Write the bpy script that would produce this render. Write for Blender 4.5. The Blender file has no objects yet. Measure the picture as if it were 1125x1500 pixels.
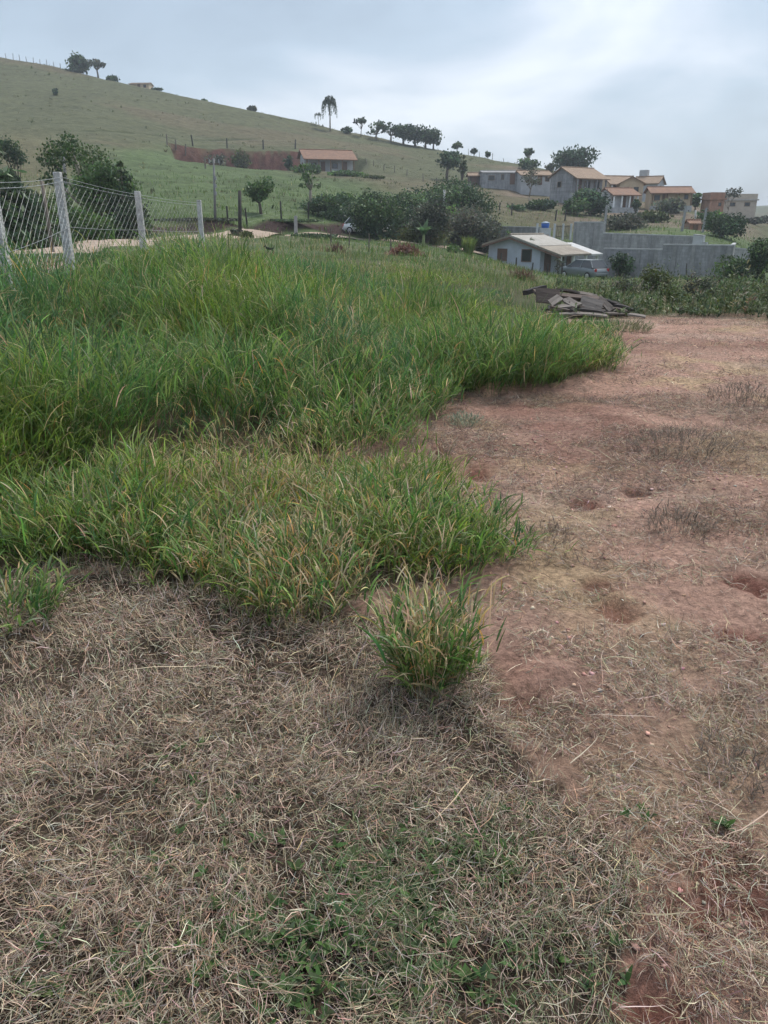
import bpy, math, random
import numpy as np
from mathutils import Vector, Matrix

R = math.radians
rng = np.random.default_rng(11)
random.seed(11)
S = bpy.context.scene
COL = S.collection

# ------------------------------------------------------------------ camera model (photo pixels 1125 x 1500)
F, PITCH, CZ = 1100.0, math.atan(420 / 1100), 1.6
CP, SP = math.cos(PITCH), math.sin(PITCH)


def slope(py):
    c = (750 - py) / F
    return (-SP + c * CP) / (CP + c * SP)


def Zat(py, Y):
    return CZ + Y * slope(py)


def at(px, py, Y):
    c = (750 - py) / F
    t = Y / (CP + c * SP)
    return Vector(((px - 562.5) / F * t, Y, CZ + t * (-SP + c * CP)))


def proj(x, y, z):
    dz = z - CZ
    d = np.maximum(y * CP - dz * SP, 1e-3)
    u = y * SP + dz * CP
    return 562.5 + F * x / d, 750 - F * u / d


# ------------------------------------------------------------------ noise
def _hash(i, j, s):
    n = (i * 374761393 + j * 668265263 + s * 974634777) & 0xFFFFFFFF
    n = ((n ^ (n >> 13)) * 1274126177) & 0xFFFFFFFF
    return ((n ^ (n >> 16)) & 0xFFFF) / 65535.0


def vnoise(x, y, s=0):
    x = np.asarray(x, float); y = np.asarray(y, float)
    i = np.floor(x).astype(np.int64); j = np.floor(y).astype(np.int64)
    fx = x - i; fy = y - j
    fx = fx * fx * (3 - 2 * fx); fy = fy * fy * (3 - 2 * fy)
    a = _hash(i, j, s); b = _hash(i + 1, j, s); c = _hash(i, j + 1, s); d = _hash(i + 1, j + 1, s)
    return (a + (b - a) * fx) * (1 - fy) + (c + (d - c) * fx) * fy


def fbm(x, y, o=4, s=0):
    t = 0.0; a = 0.5; n = 0.0
    for k in range(o):
        t = t + a * vnoise(x * 2 ** k + 17.3 * k, y * 2 ** k - 9.1 * k, s + k); n += a; a *= 0.5
    return t / n


def sm(e0, e1, x):
    t = np.clip((x - e0) / (e1 - e0), 0, 1)
    return t * t * (3 - 2 * t)


def mix3(a, b, t):
    return a + (b - a) * t[..., None]


# ------------------------------------------------------------------ terrain profile table
TAB = {
    -500: [(0, 0), (6, .25), (12, .78), (22, 1.0), (35, 2), (60, 5), (100, 13), (150, 28), (200, 45), (262, 62), (320, 64), (450, 50), (900, 25), (4000, 0)],
    0: [(0, 0), (4, 0), (8, .5), (12, 1.0), (16, .95), (22, 'p373'), (30, 'p366'), (45, 'p352'), (60, 'p332'), (90, 'p292'), (130, 'p232'), (180, 'p166'), (230, 'p106'), (262, 'p69'), (300, 46), (450, 25), (900, 20), (4000, 0)],
    150: [(0, 0), (4, 0), (8, .46), (12, .96), (16, .95), (26, 'p363'), (40, 'p355'), (60, 'p336'), (90, 'p296'), (130, 'p238'), (180, 'p172'), (225, 'p127'), (252, 'p104'), (290, 40), (450, 22), (900, 18), (4000, 0)],
    75: [(0, 0), (4, 0), (8, .5), (12, 1.0), (16, .95), (24, 'p368'), (35, 'p360'), (52, 'p343'), (60, 'p334'), (90, 'p294'), (130, 'p235'), (180, 'p168'), (228, 'p114'), (257, 'p87'), (295, 43), (450, 23), (900, 19), (4000, 0)],
    225: [(0, 0), (4, 0), (8, .36), (12, .8), (16, .92), (28, 'p361'), (39, 'p352'), (48, 'p349'), (50.5, 'p329'), (60, 'p322'), (90, 'p289'), (130, 'p245'), (180, 'p188'), (222, 'p145'), (246, 'p121'), (285, 36), (450, 20), (900, 17), (4000, 0)],
    300: [(0, 0), (4, 0), (8, .28), (12, .62), (18, .80), (30, 'p359'), (45, 'p348'), (51, 'p347'), (53, 'p346'), (55.5, 'p320'), (75, 'p302'), (100, 'p277'), (130, 'p252'), (160, 'p231'), (185, 'p203'), (215, 'p167'), (240, 'p141'), (280, 32), (450, 18), (900, 16), (4000, 0)],
    400: [(0, 0), (4, 0), (10, .2), (18, .46), (30, 'p370'), (45, 'p354'), (55, 'p347'), (60, 'p347'), (62, 'p346'), (64.5, 'p316'), (80, 'p300'), (110, 'p272'), (150, 'p247'), (165, 'p236'), (180, 'p217'), (210, 'p187'), (236, 'p164'), (280, 28), (450, 14), (900, 14), (4000, 0)],
    500: [(0, 0), (4, 0), (10, .08), (16, .1), (25, 'p380'), (35, 'p370'), (50, 'p356'), (61, 'p350'), (66, 'p350'), (68, 'p349'), (71, 'p324'), (90, 'p300'), (120, 'p275'), (150, 'p256'), (180, 'p230'), (210, 'p207'), (236, 'p190'), (280, 22), (450, 10), (900, 12), (4000, 0)],
    600: [(0, 0), (10, 0), (16, 0), (25, 'p385'), (35, 'p376'), (50, 'p366'), (65, 'p357'), (73, 'p357'), (80, 'p335'), (110, 'p297'), (150, 'p266'), (180, 'p244'), (210, 'p225'), (232, 'p210'), (280, 18), (450, 6), (900, 10), (4000, 0)],
    700: [(0, 0), (10, 0), (16, -.05), (25, 'p394'), (40, 'p382'), (55, 'p377'), (70, 'p372'), (85, 'p345'), (110, 'p310'), (150, 'p275'), (180, 'p256'), (205, 'p241'), (226, 'p228'), (280, 12), (450, 2), (900, 8), (4000, 0)],
    760: [(0, 0), (10, 0), (16, -.1), (25, 'p404'), (40, 'p397'), (60, 'p396'), (78, 'p394'), (95, 'p352'), (120, 'p307'), (150, 'p281'), (180, 'p263'), (215, 'p240'), (280, 8), (450, 0), (900, 6), (4000, 0)],
    830: [(0, 0), (12, 0), (16, -.1), (25, 'p425'), (40, 'p414'), (60, 'p408'), (78, 'p404'), (86, 'p352'), (100, 'p338'), (125, 'p308'), (150, 'p289'), (180, 'p271'), (208, 'p254'), (280, 4), (450, -2), (900, 4), (4000, 0)],
    900: [(0, 0), (12, 0), (16, -.1), (25, 'p434'), (40, 'p417'), (60, 'p410'), (76, 'p406'), (84, 'p352'), (100, 'p338'), (120, 'p322'), (145, 'p303'), (170, 'p287'), (200, 'p272'), (280, 2), (450, -4), (900, 2), (4000, 0)],
    1000: [(0, 0), (12, 0), (16, -.1), (25, 'p436'), (40, 'p417'), (58, 'p408'), (61, 'p407'), (66, 'p366'), (84, 'p348'), (100, 'p335'), (120, 'p320'), (150, 'p305'), (190, 'p293'), (280, 0), (450, -5), (900, 0), (4000, 0)],
    1070: [(0, 0), (12, 0), (16, -.1), (25, 'p438'), (40, 'p420'), (58, 'p409'), (61, 'p408'), (66, 'p368'), (84, 'p352'), (100, 'p342'), (120, 'p328'), (150, 'p316'), (190, 'p308'), (280, 2), (450, 0), (640, 'p306'), (760, 'p303'), (4000, 0)],
    1130: [(0, 0), (12, 0), (16, -.1), (25, 'p440'), (40, 'p422'), (60, 'p409'), (75, 'p400'), (100, 'p368'), (150, 'p338'), (200, 'p325'), (300, 'p318'), (500, 'p312'), (640, 'p302'), (760, 'p300'), (4000, 0)],
    1700: [(0, 0), (12, 0), (20, -.5), (40, -2), (60, -3), (100, -3), (300, 0), (640, 16), (760, 20), (4000, 0)],
}
UG = np.linspace(math.log(4), math.log(4004), 460)
APX = np.linspace(-500, 1700, 320)
_cols = []
for k in sorted(TAB):
    ys = np.array([math.log(p[0] + 4) for p in TAB[k]])
    zs = np.array([Zat(float(p[1][1:]), p[0]) if isinstance(p[1], str) else p[1] for p in TAB[k]])
    _cols.append(np.interp(UG, ys, zs))
_cols = np.array(_cols)
_keys = np.array(sorted(TAB), float)
ZG = np.array([np.interp(APX, _keys, _cols[:, i]) for i in range(len(UG))])       # [u, a]


def _blur(a, ax, n):
    for _ in range(n):
        p = np.concatenate([np.take(a, [0], ax), a, np.take(a, [-1], ax)], ax)
        m = a.shape[ax]
        a = (np.take(p, range(0, m), ax) + 2 * np.take(p, range(1, m + 1), ax) + np.take(p, range(2, m + 2), ax)) / 4
    return a


ZG = _blur(_blur(ZG, 1, 14), 0, 2)
PLAT_Z = Zat(234, 160) - 2.3


def plat_front(ap): return np.interp(ap, [262, 432], [149., 157.5])


def plat_back(ap): return np.interp(ap, [262, 432, 540], [163.5, 177., 178.])



def apx_of(x, y):
    return 562.5 + x / np.maximum(y, 6.0) * F / CP


def Hs(x, y):
    """smooth terrain height"""
    x = np.asarray(x, float); y = np.asarray(y, float)
    u = (np.log(np.clip(y, 0, 3999) + 4) - UG[0]) / (UG[1] - UG[0])
    a = (np.clip(apx_of(x, y), -500, 1700) + 500) / (APX[1] - APX[0])
    i = np.clip(u.astype(int), 0, len(UG) - 2); j = np.clip(a.astype(int), 0, len(APX) - 2)
    fu = u - i; fa = a - j
    z = (ZG[i, j] * (1 - fa) + ZG[i, j + 1] * fa) * (1 - fu) + (ZG[i + 1, j] * (1 - fa) + ZG[i + 1, j + 1] * fa) * fu
    ap = apx_of(x, y)
    # terrace cut into the hillside for the farmhouse
    yb = plat_back(ap) + (fbm(x * .15, y * 0, 2, 5) - .5) * 1.6; yf = plat_front(ap)
    m = sm(258, 268, ap) * (1 - sm(520, 545, ap)) * sm(yf - 5, yf, y) * (1 - sm(yb - .1, yb + 1.0, y))
    z = z + (PLAT_Z - z) * m
    return z


def H(x, y):
    x = np.asarray(x, float); y = np.asarray(y, float)
    z = Hs(x, y)
    near = 1 - sm(10, 22, y)
    z = z + near * ((fbm(x * .8, y * .8, 3, 1) - .5) * .10 + (fbm(x * 4.5, y * 4.5, 3, 2) - .5) * .075 + (fbm(x * 10, y * 10, 2, 9) - .5) * .022)
    mid = sm(14, 30, y) * (1 - sm(60, 110, y))
    z = z + mid * (fbm(x * .35, y * .35, 4, 3) - .5) * .5
    far = sm(60, 120, y)
    z = z + far * ((fbm(x * .06, y * .06, 3, 4) - .5) * 1.4 + (fbm(x * .4, y * .5, 2, 6) - .5) * .3)
    return z


_dug_px = [(860, 738, .16), (905, 900, .13), (1085, 945, .15), (885, 862, .12), (1095, 860, .16), (700, 690, .15), (1060, 1240, .14), (760, 1045, .16), (1100, 1320, .16), (960, 1480, .12), (640, 470 + 190, .12), (1010, 1340, .10), (930, 720, .12)]
DUG = []
for _px, _py, _r in _dug_px:
    _y = -CZ / slope(_py); DUG.append((at(_px, _py, _y).x, _y, _r))
_Hb = H


def H(x, y):
    x = np.asarray(x, float); y = np.asarray(y, float)
    z = _Hb(x, y)
    for qx, qy, qr in DUG:
        d = np.hypot(x - qx, y - qy) / qr
        z = z + np.exp(-d * d * 2.2) * (-.045 + .09 * (vnoise(x * 16, y * 16, 59) - .5)) + .022 * np.exp(-((d - 1.05) / .22) ** 2) * vnoise(x * 9, y * 9, 60)
    return z


def h1(x, y):
    return float(H(np.array([x]), np.array([y]))[0])


def gp(px, py, y0=3.0, y1=320.0, n=2500):
    """first point of the ground along the ray through a photo pixel"""
    Y = np.exp(np.linspace(math.log(y0), math.log(y1), n))
    c = (750 - py) / F
    t = Y / (CP + c * SP)
    X = (px - 562.5) / F * t
    z = CZ + t * (-SP + c * CP)
    hz = H(X, Y)
    b = np.nonzero(hz >= z)[0]
    k = b[0] if len(b) else n - 1
    return Vector((X[k], Y[k], hz[k]))


def gY(px, Y):
    x = at(px, 340, Y).x
    return Vector((x, Y, h1(x, Y)))


# ------------------------------------------------------------------ materials
MATS = {}


def ngroup(name):
    m = bpy.data.materials.new(name); m.use_nodes = True
    nt = m.node_tree; nt.nodes.clear()
    out = nt.nodes.new('ShaderNodeOutputMaterial')
    return m, nt, out


def N(nt, t, **kw):
    n = nt.nodes.new(t)
    for k, v in kw.items():
        if k in n.inputs.keys():
            n.inputs[k].default_value = v
        else:
            setattr(n, k, v)
    return n


def mat(name, col, rough=.8, var=.25, scale=6., bump=.0, bscale=20., spec=.3, metal=0., tint=None, stretch=None):
    """weathered surface: base colour broken up by noise, with optional bump"""
    if name in MATS: return MATS[name]
    m, nt, out = ngroup(name)
    b = N(nt, 'ShaderNodeBsdfPrincipled'); b.inputs['Roughness'].default_value = rough
    b.inputs['Metallic'].default_value = metal; b.inputs['Specular IOR Level'].default_value = spec
    tc = N(nt, 'ShaderNodeTexCoord'); mp = N(nt, 'ShaderNodeMapping')
    if stretch: mp.inputs['Scale'].default_value = stretch
    nt.links.new(tc.outputs['Object'], mp.inputs[0])
    n1 = N(nt, 'ShaderNodeTexNoise', Scale=scale, Detail=6., Roughness=.65)
    nt.links.new(mp.outputs[0], n1.inputs['Vector'])
    rp = N(nt, 'ShaderNodeValToRGB')
    c = np.array(col); c2 = np.array(tint) if tint is not None else c * .6
    rp.color_ramp.elements[0].position = .3; rp.color_ramp.elements[1].position = .7
    rp.color_ramp.elements[0].color = (*(c + (c2 - c) * min(1, var * 2)), 1)
    rp.color_ramp.elements[1].color = (*np.clip(c * (1 + var * .35), 0, 1), 1)
    nt.links.new(n1.outputs[0], rp.inputs[0]); nt.links.new(rp.outputs[0], b.inputs['Base Color'])
    if bump:
        n2 = N(nt, 'ShaderNodeTexNoise', Scale=bscale, Detail=5.)
        nt.links.new(mp.outputs[0], n2.inputs['Vector'])
        bp = N(nt, 'ShaderNodeBump', Strength=bump, Distance=.05)
        nt.links.new(n2.outputs[0], bp.inputs['Height']); nt.links.new(bp.outputs[0], b.inputs['Normal'])
    nt.links.new(b.outputs[0], out.inputs[0])
    MATS[name] = m
    return m


def mat_leaf(name, trans=.3, rough=.5, spec=.25, gain=1.0):
    """thin leaf coloured by the per-leaf colour attribute"""
    if name in MATS: return MATS[name]
    m, nt, out = ngroup(name)
    a = N(nt, 'ShaderNodeAttribute', attribute_name='col')
    b = N(nt, 'ShaderNodeBsdfPrincipled'); b.inputs['Roughness'].default_value = rough
    b.inputs['Specular IOR Level'].default_value = spec
    t = N(nt, 'ShaderNodeBsdfTranslucent')
    hs = N(nt, 'ShaderNodeHueSaturation'); hs.inputs['Value'].default_value = 1.25; hs.inputs['Saturation'].default_value = 1.1
    nt.links.new(a.outputs['Color'], hs.inputs['Color'])
    mx = N(nt, 'ShaderNodeMixShader'); mx.inputs[0].default_value = trans
    nt.links.new(a.outputs['Color'], b.inputs['Base Color']); nt.links.new(hs.outputs[0], t.inputs[0])
    nt.links.new(b.outputs[0], mx.inputs[1]); nt.links.new(t.outputs[0], mx.inputs[2])
    nt.links.new(mx.outputs[0], out.inputs[0])
    MATS[name] = m
    return m


def mat_terrain():
    m, nt, out = ngroup('earth_and_pasture')
    a = N(nt, 'ShaderNodeAttribute', attribute_name='col')
    w = N(nt, 'ShaderNodeAttribute', attribute_name='far')
    b = N(nt, 'ShaderNodeBsdfPrincipled'); b.inputs['Roughness'].default_value = .95
    b.inputs['Specular IOR Level'].default_value = .1
    tc = N(nt, 'ShaderNodeTexCoord')
    # near: grains and crumbs; far: tussock mottling
    n1 = N(nt, 'ShaderNodeTexNoise', Scale=26., Detail=10., Roughness=.78)
    n2 = N(nt, 'ShaderNodeTexNoise', Scale=.55, Detail=9., Roughness=.72)
    n3 = N(nt, 'ShaderNodeTexNoise', Scale=5., Detail=6., Roughness=.65)
    for n in (n1, n2, n3): nt.links.new(tc.outputs['Object'], n.inputs['Vector'])
    r1 = N(nt, 'ShaderNodeMapRange'); r1.inputs['From Min'].default_value = .36; r1.inputs['From Max'].default_value = .64
    r1.inputs['To Min'].default_value = .52; r1.inputs['To Max'].default_value = 1.42
    r2 = N(nt, 'ShaderNodeMapRange'); r2.inputs['From Min'].default_value = .3; r2.inputs['From Max'].default_value = .7
    r2.inputs['To Min'].default_value = .62; r2.inputs['To Max'].default_value = 1.5
    r3 = N(nt, 'ShaderNodeMapRange'); r3.inputs['From Min'].default_value = .3; r3.inputs['From Max'].default_value = .7
    r3.inputs['To Min'].default_value = .8; r3.inputs['To Max'].default_value = 1.2
    nt.links.new(n1.outputs[0], r1.inputs[0]); nt.links.new(n2.outputs[0], r2.inputs[0]); nt.links.new(n3.outputs[0], r3.inputs[0])
    mf = N(nt, 'ShaderNodeMix'); mf.data_type = 'FLOAT'
    nt.links.new(w.outputs['Fac'], mf.inputs[0]); nt.links.new(r1.outputs[0], mf.inputs[2]); nt.links.new(r2.outputs[0], mf.inputs[3])
    mu = N(nt, 'ShaderNodeMath', operation='MULTIPLY')
    nt.links.new(mf.outputs[0], mu.inputs[0]); nt.links.new(r3.outputs[0], mu.inputs[1])
    sc = N(nt, 'ShaderNodeVectorMath', operation='SCALE')
    nt.links.new(a.outputs['Color'], sc.inputs[0]); nt.links.new(mu.outputs[0], sc.inputs['Scale'])
    nt.links.new(sc.outputs[0], b.inputs['Base Color'])
    hb = N(nt, 'ShaderNodeMix'); hb.data_type = 'FLOAT'
    nt.links.new(w.outputs['Fac'], hb.inputs[0]); nt.links.new(n1.outputs[0], hb.inputs[2]); nt.links.new(n2.outputs[0], hb.inputs[3])
    ds = N(nt, 'ShaderNodeMapRange'); ds.inputs['To Min'].default_value = .13; ds.inputs['To Max'].default_value = .5
    nt.links.new(w.outputs['Fac'], ds.inputs[0])
    bp = N(nt, 'ShaderNodeBump', Strength=.8)
    nt.links.new(hb.outputs[0], bp.inputs['Height']); nt.links.new(ds.outputs[0], bp.inputs['Distance'])
    nt.links.new(bp.outputs[0], b.inputs['Normal'])
    nt.links.new(b.outputs[0], out.inputs[0])
    return m


def mat_tile(name, col, col2, row=.35, bump=.6):
    """roof of curved clay tiles: ribs run down the slope (local y), mottled colours"""
    if name in MATS: return MATS[name]
    m, nt, out = ngroup(name)
    b = N(nt, 'ShaderNodeBsdfPrincipled'); b.inputs['Roughness'].default_value = .85
    tc = N(nt, 'ShaderNodeTexCoord')
    w1 = N(nt, 'ShaderNodeTexWave', Scale=1 / .22 / 3.14); w1.bands_direction = 'X'
    w2 = N(nt, 'ShaderNodeTexWave', Scale=1 / row / 3.14); w2.bands_direction = 'Y'; w2.wave_profile = 'SAW'
    n1 = N(nt, 'ShaderNodeTexNoise', Scale=1.3, Detail=8., Roughness=.7)
    for n in (w1, w2, n1): nt.links.new(tc.outputs['Object'], n.inputs['Vector'])
    rp = N(nt, 'ShaderNodeValToRGB')
    rp.color_ramp.elements[0].position = .35; rp.color_ramp.elements[1].position = .65
    rp.color_ramp.elements[0].color = (*col2, 1); rp.color_ramp.elements[1].color = (*col, 1)
    nt.links.new(n1.outputs[0], rp.inputs[0]); nt.links.new(rp.outputs[0], b.inputs['Base Color'])
    ad = N(nt, 'ShaderNodeMath', operation='ADD')
    nt.links.new(w1.outputs['Fac'], ad.inputs[0]); nt.links.new(w2.outputs['Fac'], ad.inputs[1])
    bp = N(nt, 'ShaderNodeBump', Strength=bump, Distance=.06)
    nt.links.new(ad.outputs[0], bp.inputs['Height']); nt.links.new(bp.outputs[0], b.inputs['Normal'])
    nt.links.new(b.outputs[0], out.inputs[0])
    MATS[name] = m
    return m


def mat_block(name, col, mortar, sx=.4, sz=.2, stain=.5):
    """bare concrete block or brick masonry with rain stains"""
    if name in MATS: return MATS[name]
    m, nt, out = ngroup(name)
    b = N(nt, 'ShaderNodeBsdfPrincipled'); b.inputs['Roughness'].default_value = .95
    b.inputs['Specular IOR Level'].default_value = .15
    tc = N(nt, 'ShaderNodeTexCoord'); mp = N(nt, 'ShaderNodeMapping'); mp.inputs['Rotation'].default_value = (R(90), 0, 0)
    nt.links.new(tc.outputs['Object'], mp.inputs[0])
    br = N(nt, 'ShaderNodeTexBrick', Scale=1.)
    br.inputs['Brick Width'].default_value = sx; br.inputs['Row Height'].default_value = sz; br.inputs['Mortar Size'].default_value = .012
    c = np.array(col)
    br.inputs['Color1'].default_value = (*c, 1); br.inputs['Color2'].default_value = (*(c * .8), 1); br.inputs['Mortar'].default_value = (*mortar, 1)
    nt.links.new(mp.outputs[0], br.inputs['Vector'])
    n1 = N(nt, 'ShaderNodeTexNoise', Scale=.8, Detail=8., Roughness=.7)
    ms = N(nt, 'ShaderNodeMapping'); ms.inputs['Scale'].default_value = (2.5, 2.5, .6)
    nt.links.new(tc.outputs['Object'], ms.inputs[0]); nt.links.new(ms.outputs[0], n1.inputs['Vector'])
    r = N(nt, 'ShaderNodeMapRange'); r.inputs['From Min'].default_value = .3; r.inputs['From Max'].default_value = .65
    r.inputs['To Min'].default_value = 1 - stain; r.inputs['To Max'].default_value = 1.1
    nt.links.new(n1.outputs[0], r.inputs[0])
    sc = N(nt, 'ShaderNodeVectorMath', operation='SCALE')
    nt.links.new(br.outputs['Color'], sc.inputs[0]); nt.links.new(r.outputs[0], sc.inputs['Scale'])
    nt.links.new(sc.outputs[0], b.inputs['Base Color'])
    nt.links.new(b.outputs[0], out.inputs[0])
    MATS[name] = m
    return m


def mat_glass(name='window_glass', col=(.02, .025, .03)):
    if name in MATS: return MATS[name]
    m, nt, out = ngroup(name)
    b = N(nt, 'ShaderNodeBsdfPrincipled'); b.inputs['Base Color'].default_value = (*col, 1)
    b.inputs['Roughness'].default_value = .08; b.inputs['Specular IOR Level'].default_value = .6
    nt.links.new(b.outputs[0], out.inputs[0]); MATS[name] = m
    return m


# ------------------------------------------------------------------ object helpers
def tag(o, label=None, cat=None, group=None, kind=None):
    if label: o['label'] = label
    if cat: o['category'] = cat
    if group: o['group'] = group
    if kind: o['kind'] = kind
    return o


def thing(name, label, cat, loc=(0, 0, 0), rz=0., group=None):
    o = bpy.data.objects.new(name, None); COL.objects.link(o)
    o.empty_display_size = .2
    o.location = loc; o.rotation_euler = (0, 0, rz)
    return tag(o, label, cat, group)


def npmesh(name, V, Q, m, parent=None, col=None, smooth=False, attrs=None, loc=None):
    """mesh object from numpy vertices and faces (all faces the same size)"""
    me = bpy.data.meshes.new(name)
    V = np.ascontiguousarray(V, np.float32); Q = np.ascontiguousarray(Q, np.int32)
    k = Q.shape[1]
    me.vertices.add(len(V)); me.vertices.foreach_set('co', V.ravel())
    me.loops.add(Q.size); me.loops.foreach_set('vertex_index', Q.ravel())
    me.polygons.add(len(Q)); me.polygons.foreach_set('loop_start', np.arange(0, Q.size, k, dtype=np.int32))
    if smooth: me.polygons.foreach_set('use_smooth', np.ones(len(Q), bool))
    if col is not None:
        c = me.color_attributes.new('col', 'FLOAT_COLOR', 'POINT')
        c4 = np.ones((len(V), 4), np.float32); c4[:, :3] = col
        c.data.foreach_set('color', c4.ravel())
    for nm, a in (attrs or {}).items():
        at_ = me.attributes.new(nm, 'FLOAT', 'POINT'); at_.data.foreach_set('value', np.ascontiguousarray(a, np.float32))
    me.update(calc_edges=True); me.validate()
    me.materials.append(m)
    o = bpy.data.objects.new(name, me); COL.objects.link(o)
    if parent: o.parent = parent
    if loc is not None: o.location = loc
    return o


class MB:
    """collects boxes, slabs and tubes into one mesh"""
    def __init__(s): s.v = []; s.f = []

    def add(s, vs, fs):
        b = len(s.v); s.v += [tuple(v) for v in vs]; s.f += [tuple(i + b for i in f) for f in fs]; return s

    def box(s, c, d, M=None, rz=0):
        x, y, z = d[0] / 2, d[1] / 2, d[2] / 2
        vs = [Vector((a * x, b * y, e * z)) for a in (-1, 1) for b in (-1, 1) for e in (-1, 1)]
        if M is None: M = Matrix.Rotation(rz, 3, 'Z')
        return s.add([M @ v + Vector(c) for v in vs], [(0, 1, 3, 2), (4, 6, 7, 5), (0, 4, 5, 1), (2, 3, 7, 6), (0, 2, 6, 4), (1, 5, 7, 3)])

    def hexa(s, top, bot):
        n = len(top)
        return s.add(list(top) + list(bot), [tuple(range(n)), tuple(range(2 * n - 1, n - 1, -1))] + [((i + 1) % n, i, i + n, (i + 1) % n + n) for i in range(n)])

    def slab(s, pts, t):
        return s.hexa([Vector(p) for p in pts], [Vector(p) - Vector((0, 0, t)) for p in pts])

    def prism(s, prof, d0, d1, f):
        """profile of 2-D points swept between d0 and d1; f(a, b, d) -> point"""
        return s.hexa([Vector(f(a, b, d1)) for a, b in prof], [Vector(f(a, b, d0)) for a, b in prof])

    def tube(s, pts, rad, n=6):
        pts = [Vector(p) for p in pts]
        rad = rad if isinstance(rad, (list, tuple)) else [rad] * len(pts)
        b = len(s.v); up = Vector((0.13, .21, 1)).normalized()
        for i, p in enumerate(pts):
            d = (pts[min(i + 1, len(pts) - 1)] - pts[max(i - 1, 0)]).normalized()
            a = d.cross(up)
            a = a.normalized() if a.length > .05 else d.cross(Vector((1, 0, 0))).normalized()
            c = d.cross(a)
            for k in range(n):
                t = 2 * math.pi * k / n
                s.v.append(tuple(p + (a * math.cos(t) + c * math.sin(t)) * rad[i]))
        for i in range(len(pts) - 1):
            for k in range(n):
                s.f.append((b + i * n + k, b + i * n + (k + 1) % n, b + (i + 1) * n + (k + 1) % n, b + (i + 1) * n + k))
        s.f.append(tuple(b + k for k in range(n - 1, -1, -1))); e = b + (len(pts) - 1) * n
        s.f.append(tuple(e + k for k in range(n)))
        return s

    def build(s, name, m, parent=None, smooth=False, bevel=0, loc=None):
        me = bpy.data.meshes.new(name); me.from_pydata(s.v, [], s.f); me.update()
        if smooth:
            for p in me.polygons: p.use_smooth = True
        me.materials.append(m)
        o = bpy.data.objects.new(name, me); COL.objects.link(o)
        if parent: o.parent = parent
        if loc is not None: o.location = loc
        if bevel:
            b = o.modifiers.new('bevel', 'BEVEL'); b.width = bevel; b.segments = 2; b.limit_method = 'ANGLE'
        return o


# ------------------------------------------------------------------ blades
def blades(base, az, th0, curl, L, W, c0, c1, nseg=4, wig=0.0, tip=.12, roll=None):
    """ribbons starting at base, leaving the vertical by th0 and bending by curl along their length"""
    n = len(base); t = np.linspace(0, 1, nseg + 1)
    th = th0[:, None] + curl[:, None] * t[None, :]
    a = az[:, None] + (wig * np.cumsum(rng.normal(0, 1, (n, nseg + 1)), 1) if wig else 0 * t[None, :])
    st = (L / nseg)[:, None]
    dx = np.sin(th) * np.cos(a) * st; dy = np.sin(th) * np.sin(a) * st; dz = np.cos(th) * st
    P = np.zeros((n, nseg + 1, 3))
    P[:, 0] = base
    P[:, 1:, 0] = base[:, None, 0] + np.cumsum(dx[:, :-1], 1)
    P[:, 1:, 1] = base[:, None, 1] + np.cumsum(dy[:, :-1], 1)
    P[:, 1:, 2] = base[:, None, 2] + np.cumsum(dz[:, :-1], 1)
    ro = roll if roll is not None else rng.uniform(-.7, .7, n)
    sx = -np.sin(a); sy = np.cos(a)
    nx = np.cos(th) * np.cos(a); ny = np.cos(th) * np.sin(a); nz = -np.sin(th)
    cr, sr = np.cos(ro)[:, None], np.sin(ro)[:, None]
    side = np.stack([sx * cr + nx * sr, sy * cr + ny * sr, nz * sr], -1)
    w = W[:, None] * .5 * (np.where(t < .25, .6 + 1.6 * t, 1.0) * (1 - np.clip((t - .25) / .75, 0, 1) ** 1.6 * (1 - tip)))[None, :]
    A = P - side * w[..., None]; B = P + side * w[..., None]
    V = np.stack([A, B], 2).reshape(-1, 3)
    k = nseg
    o = np.arange(n)[:, None] * 2 * (nseg + 1) + 2 * np.arange(k)[None, :]
    Q = np.stack([o, o + 1, o + 3, o + 2], -1).reshape(-1, 4)
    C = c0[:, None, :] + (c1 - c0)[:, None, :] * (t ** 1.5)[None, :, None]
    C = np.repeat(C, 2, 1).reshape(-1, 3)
    return V, Q, C, P


def join(parts):
    V = []; Q = []; C = []; b = 0
    for v, q, c in parts:
        V.append(v); Q.append(q + b); C.append(c); b += len(v)
    return np.concatenate(V), np.concatenate(Q), np.concatenate(C)


def jit(c, n, s=.2, hue=.08):
    c = np.asarray(c, float)
    k = np.exp(rng.normal(0, s, (n, 1)))
    return np.clip(c * k * (1 + rng.normal(0, hue, (n, 3))), .003, .95)


def pick(cols, w, n):
    i = rng.choice(len(cols), n, p=np.array(w) / sum(w))
    return np.array(cols, float)[i]


def inpoly(px, py, poly):
    ins = np.zeros(px.shape, bool); m = len(poly)
    for i in range(m):
        x0, y0 = poly[i]; x1, y1 = poly[(i + 1) % m]
        if y0 == y1: continue
        c = ((y0 > py) != (y1 > py)) & (px < (x1 - x0) * (py - y0) / (y1 - y0) + x0)
        ins ^= c
    return ins


GREENS = [(.100, .185, .054), (.140, .232, .068), (.060, .130, .044), (.195, .280, .092), (.130, .175, .082)]
STRAWS = [(.44, .34, .20), (.52, .43, .28), (.36, .25, .14), (.42, .38, .26), (.50, .30, .12)]


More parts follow.
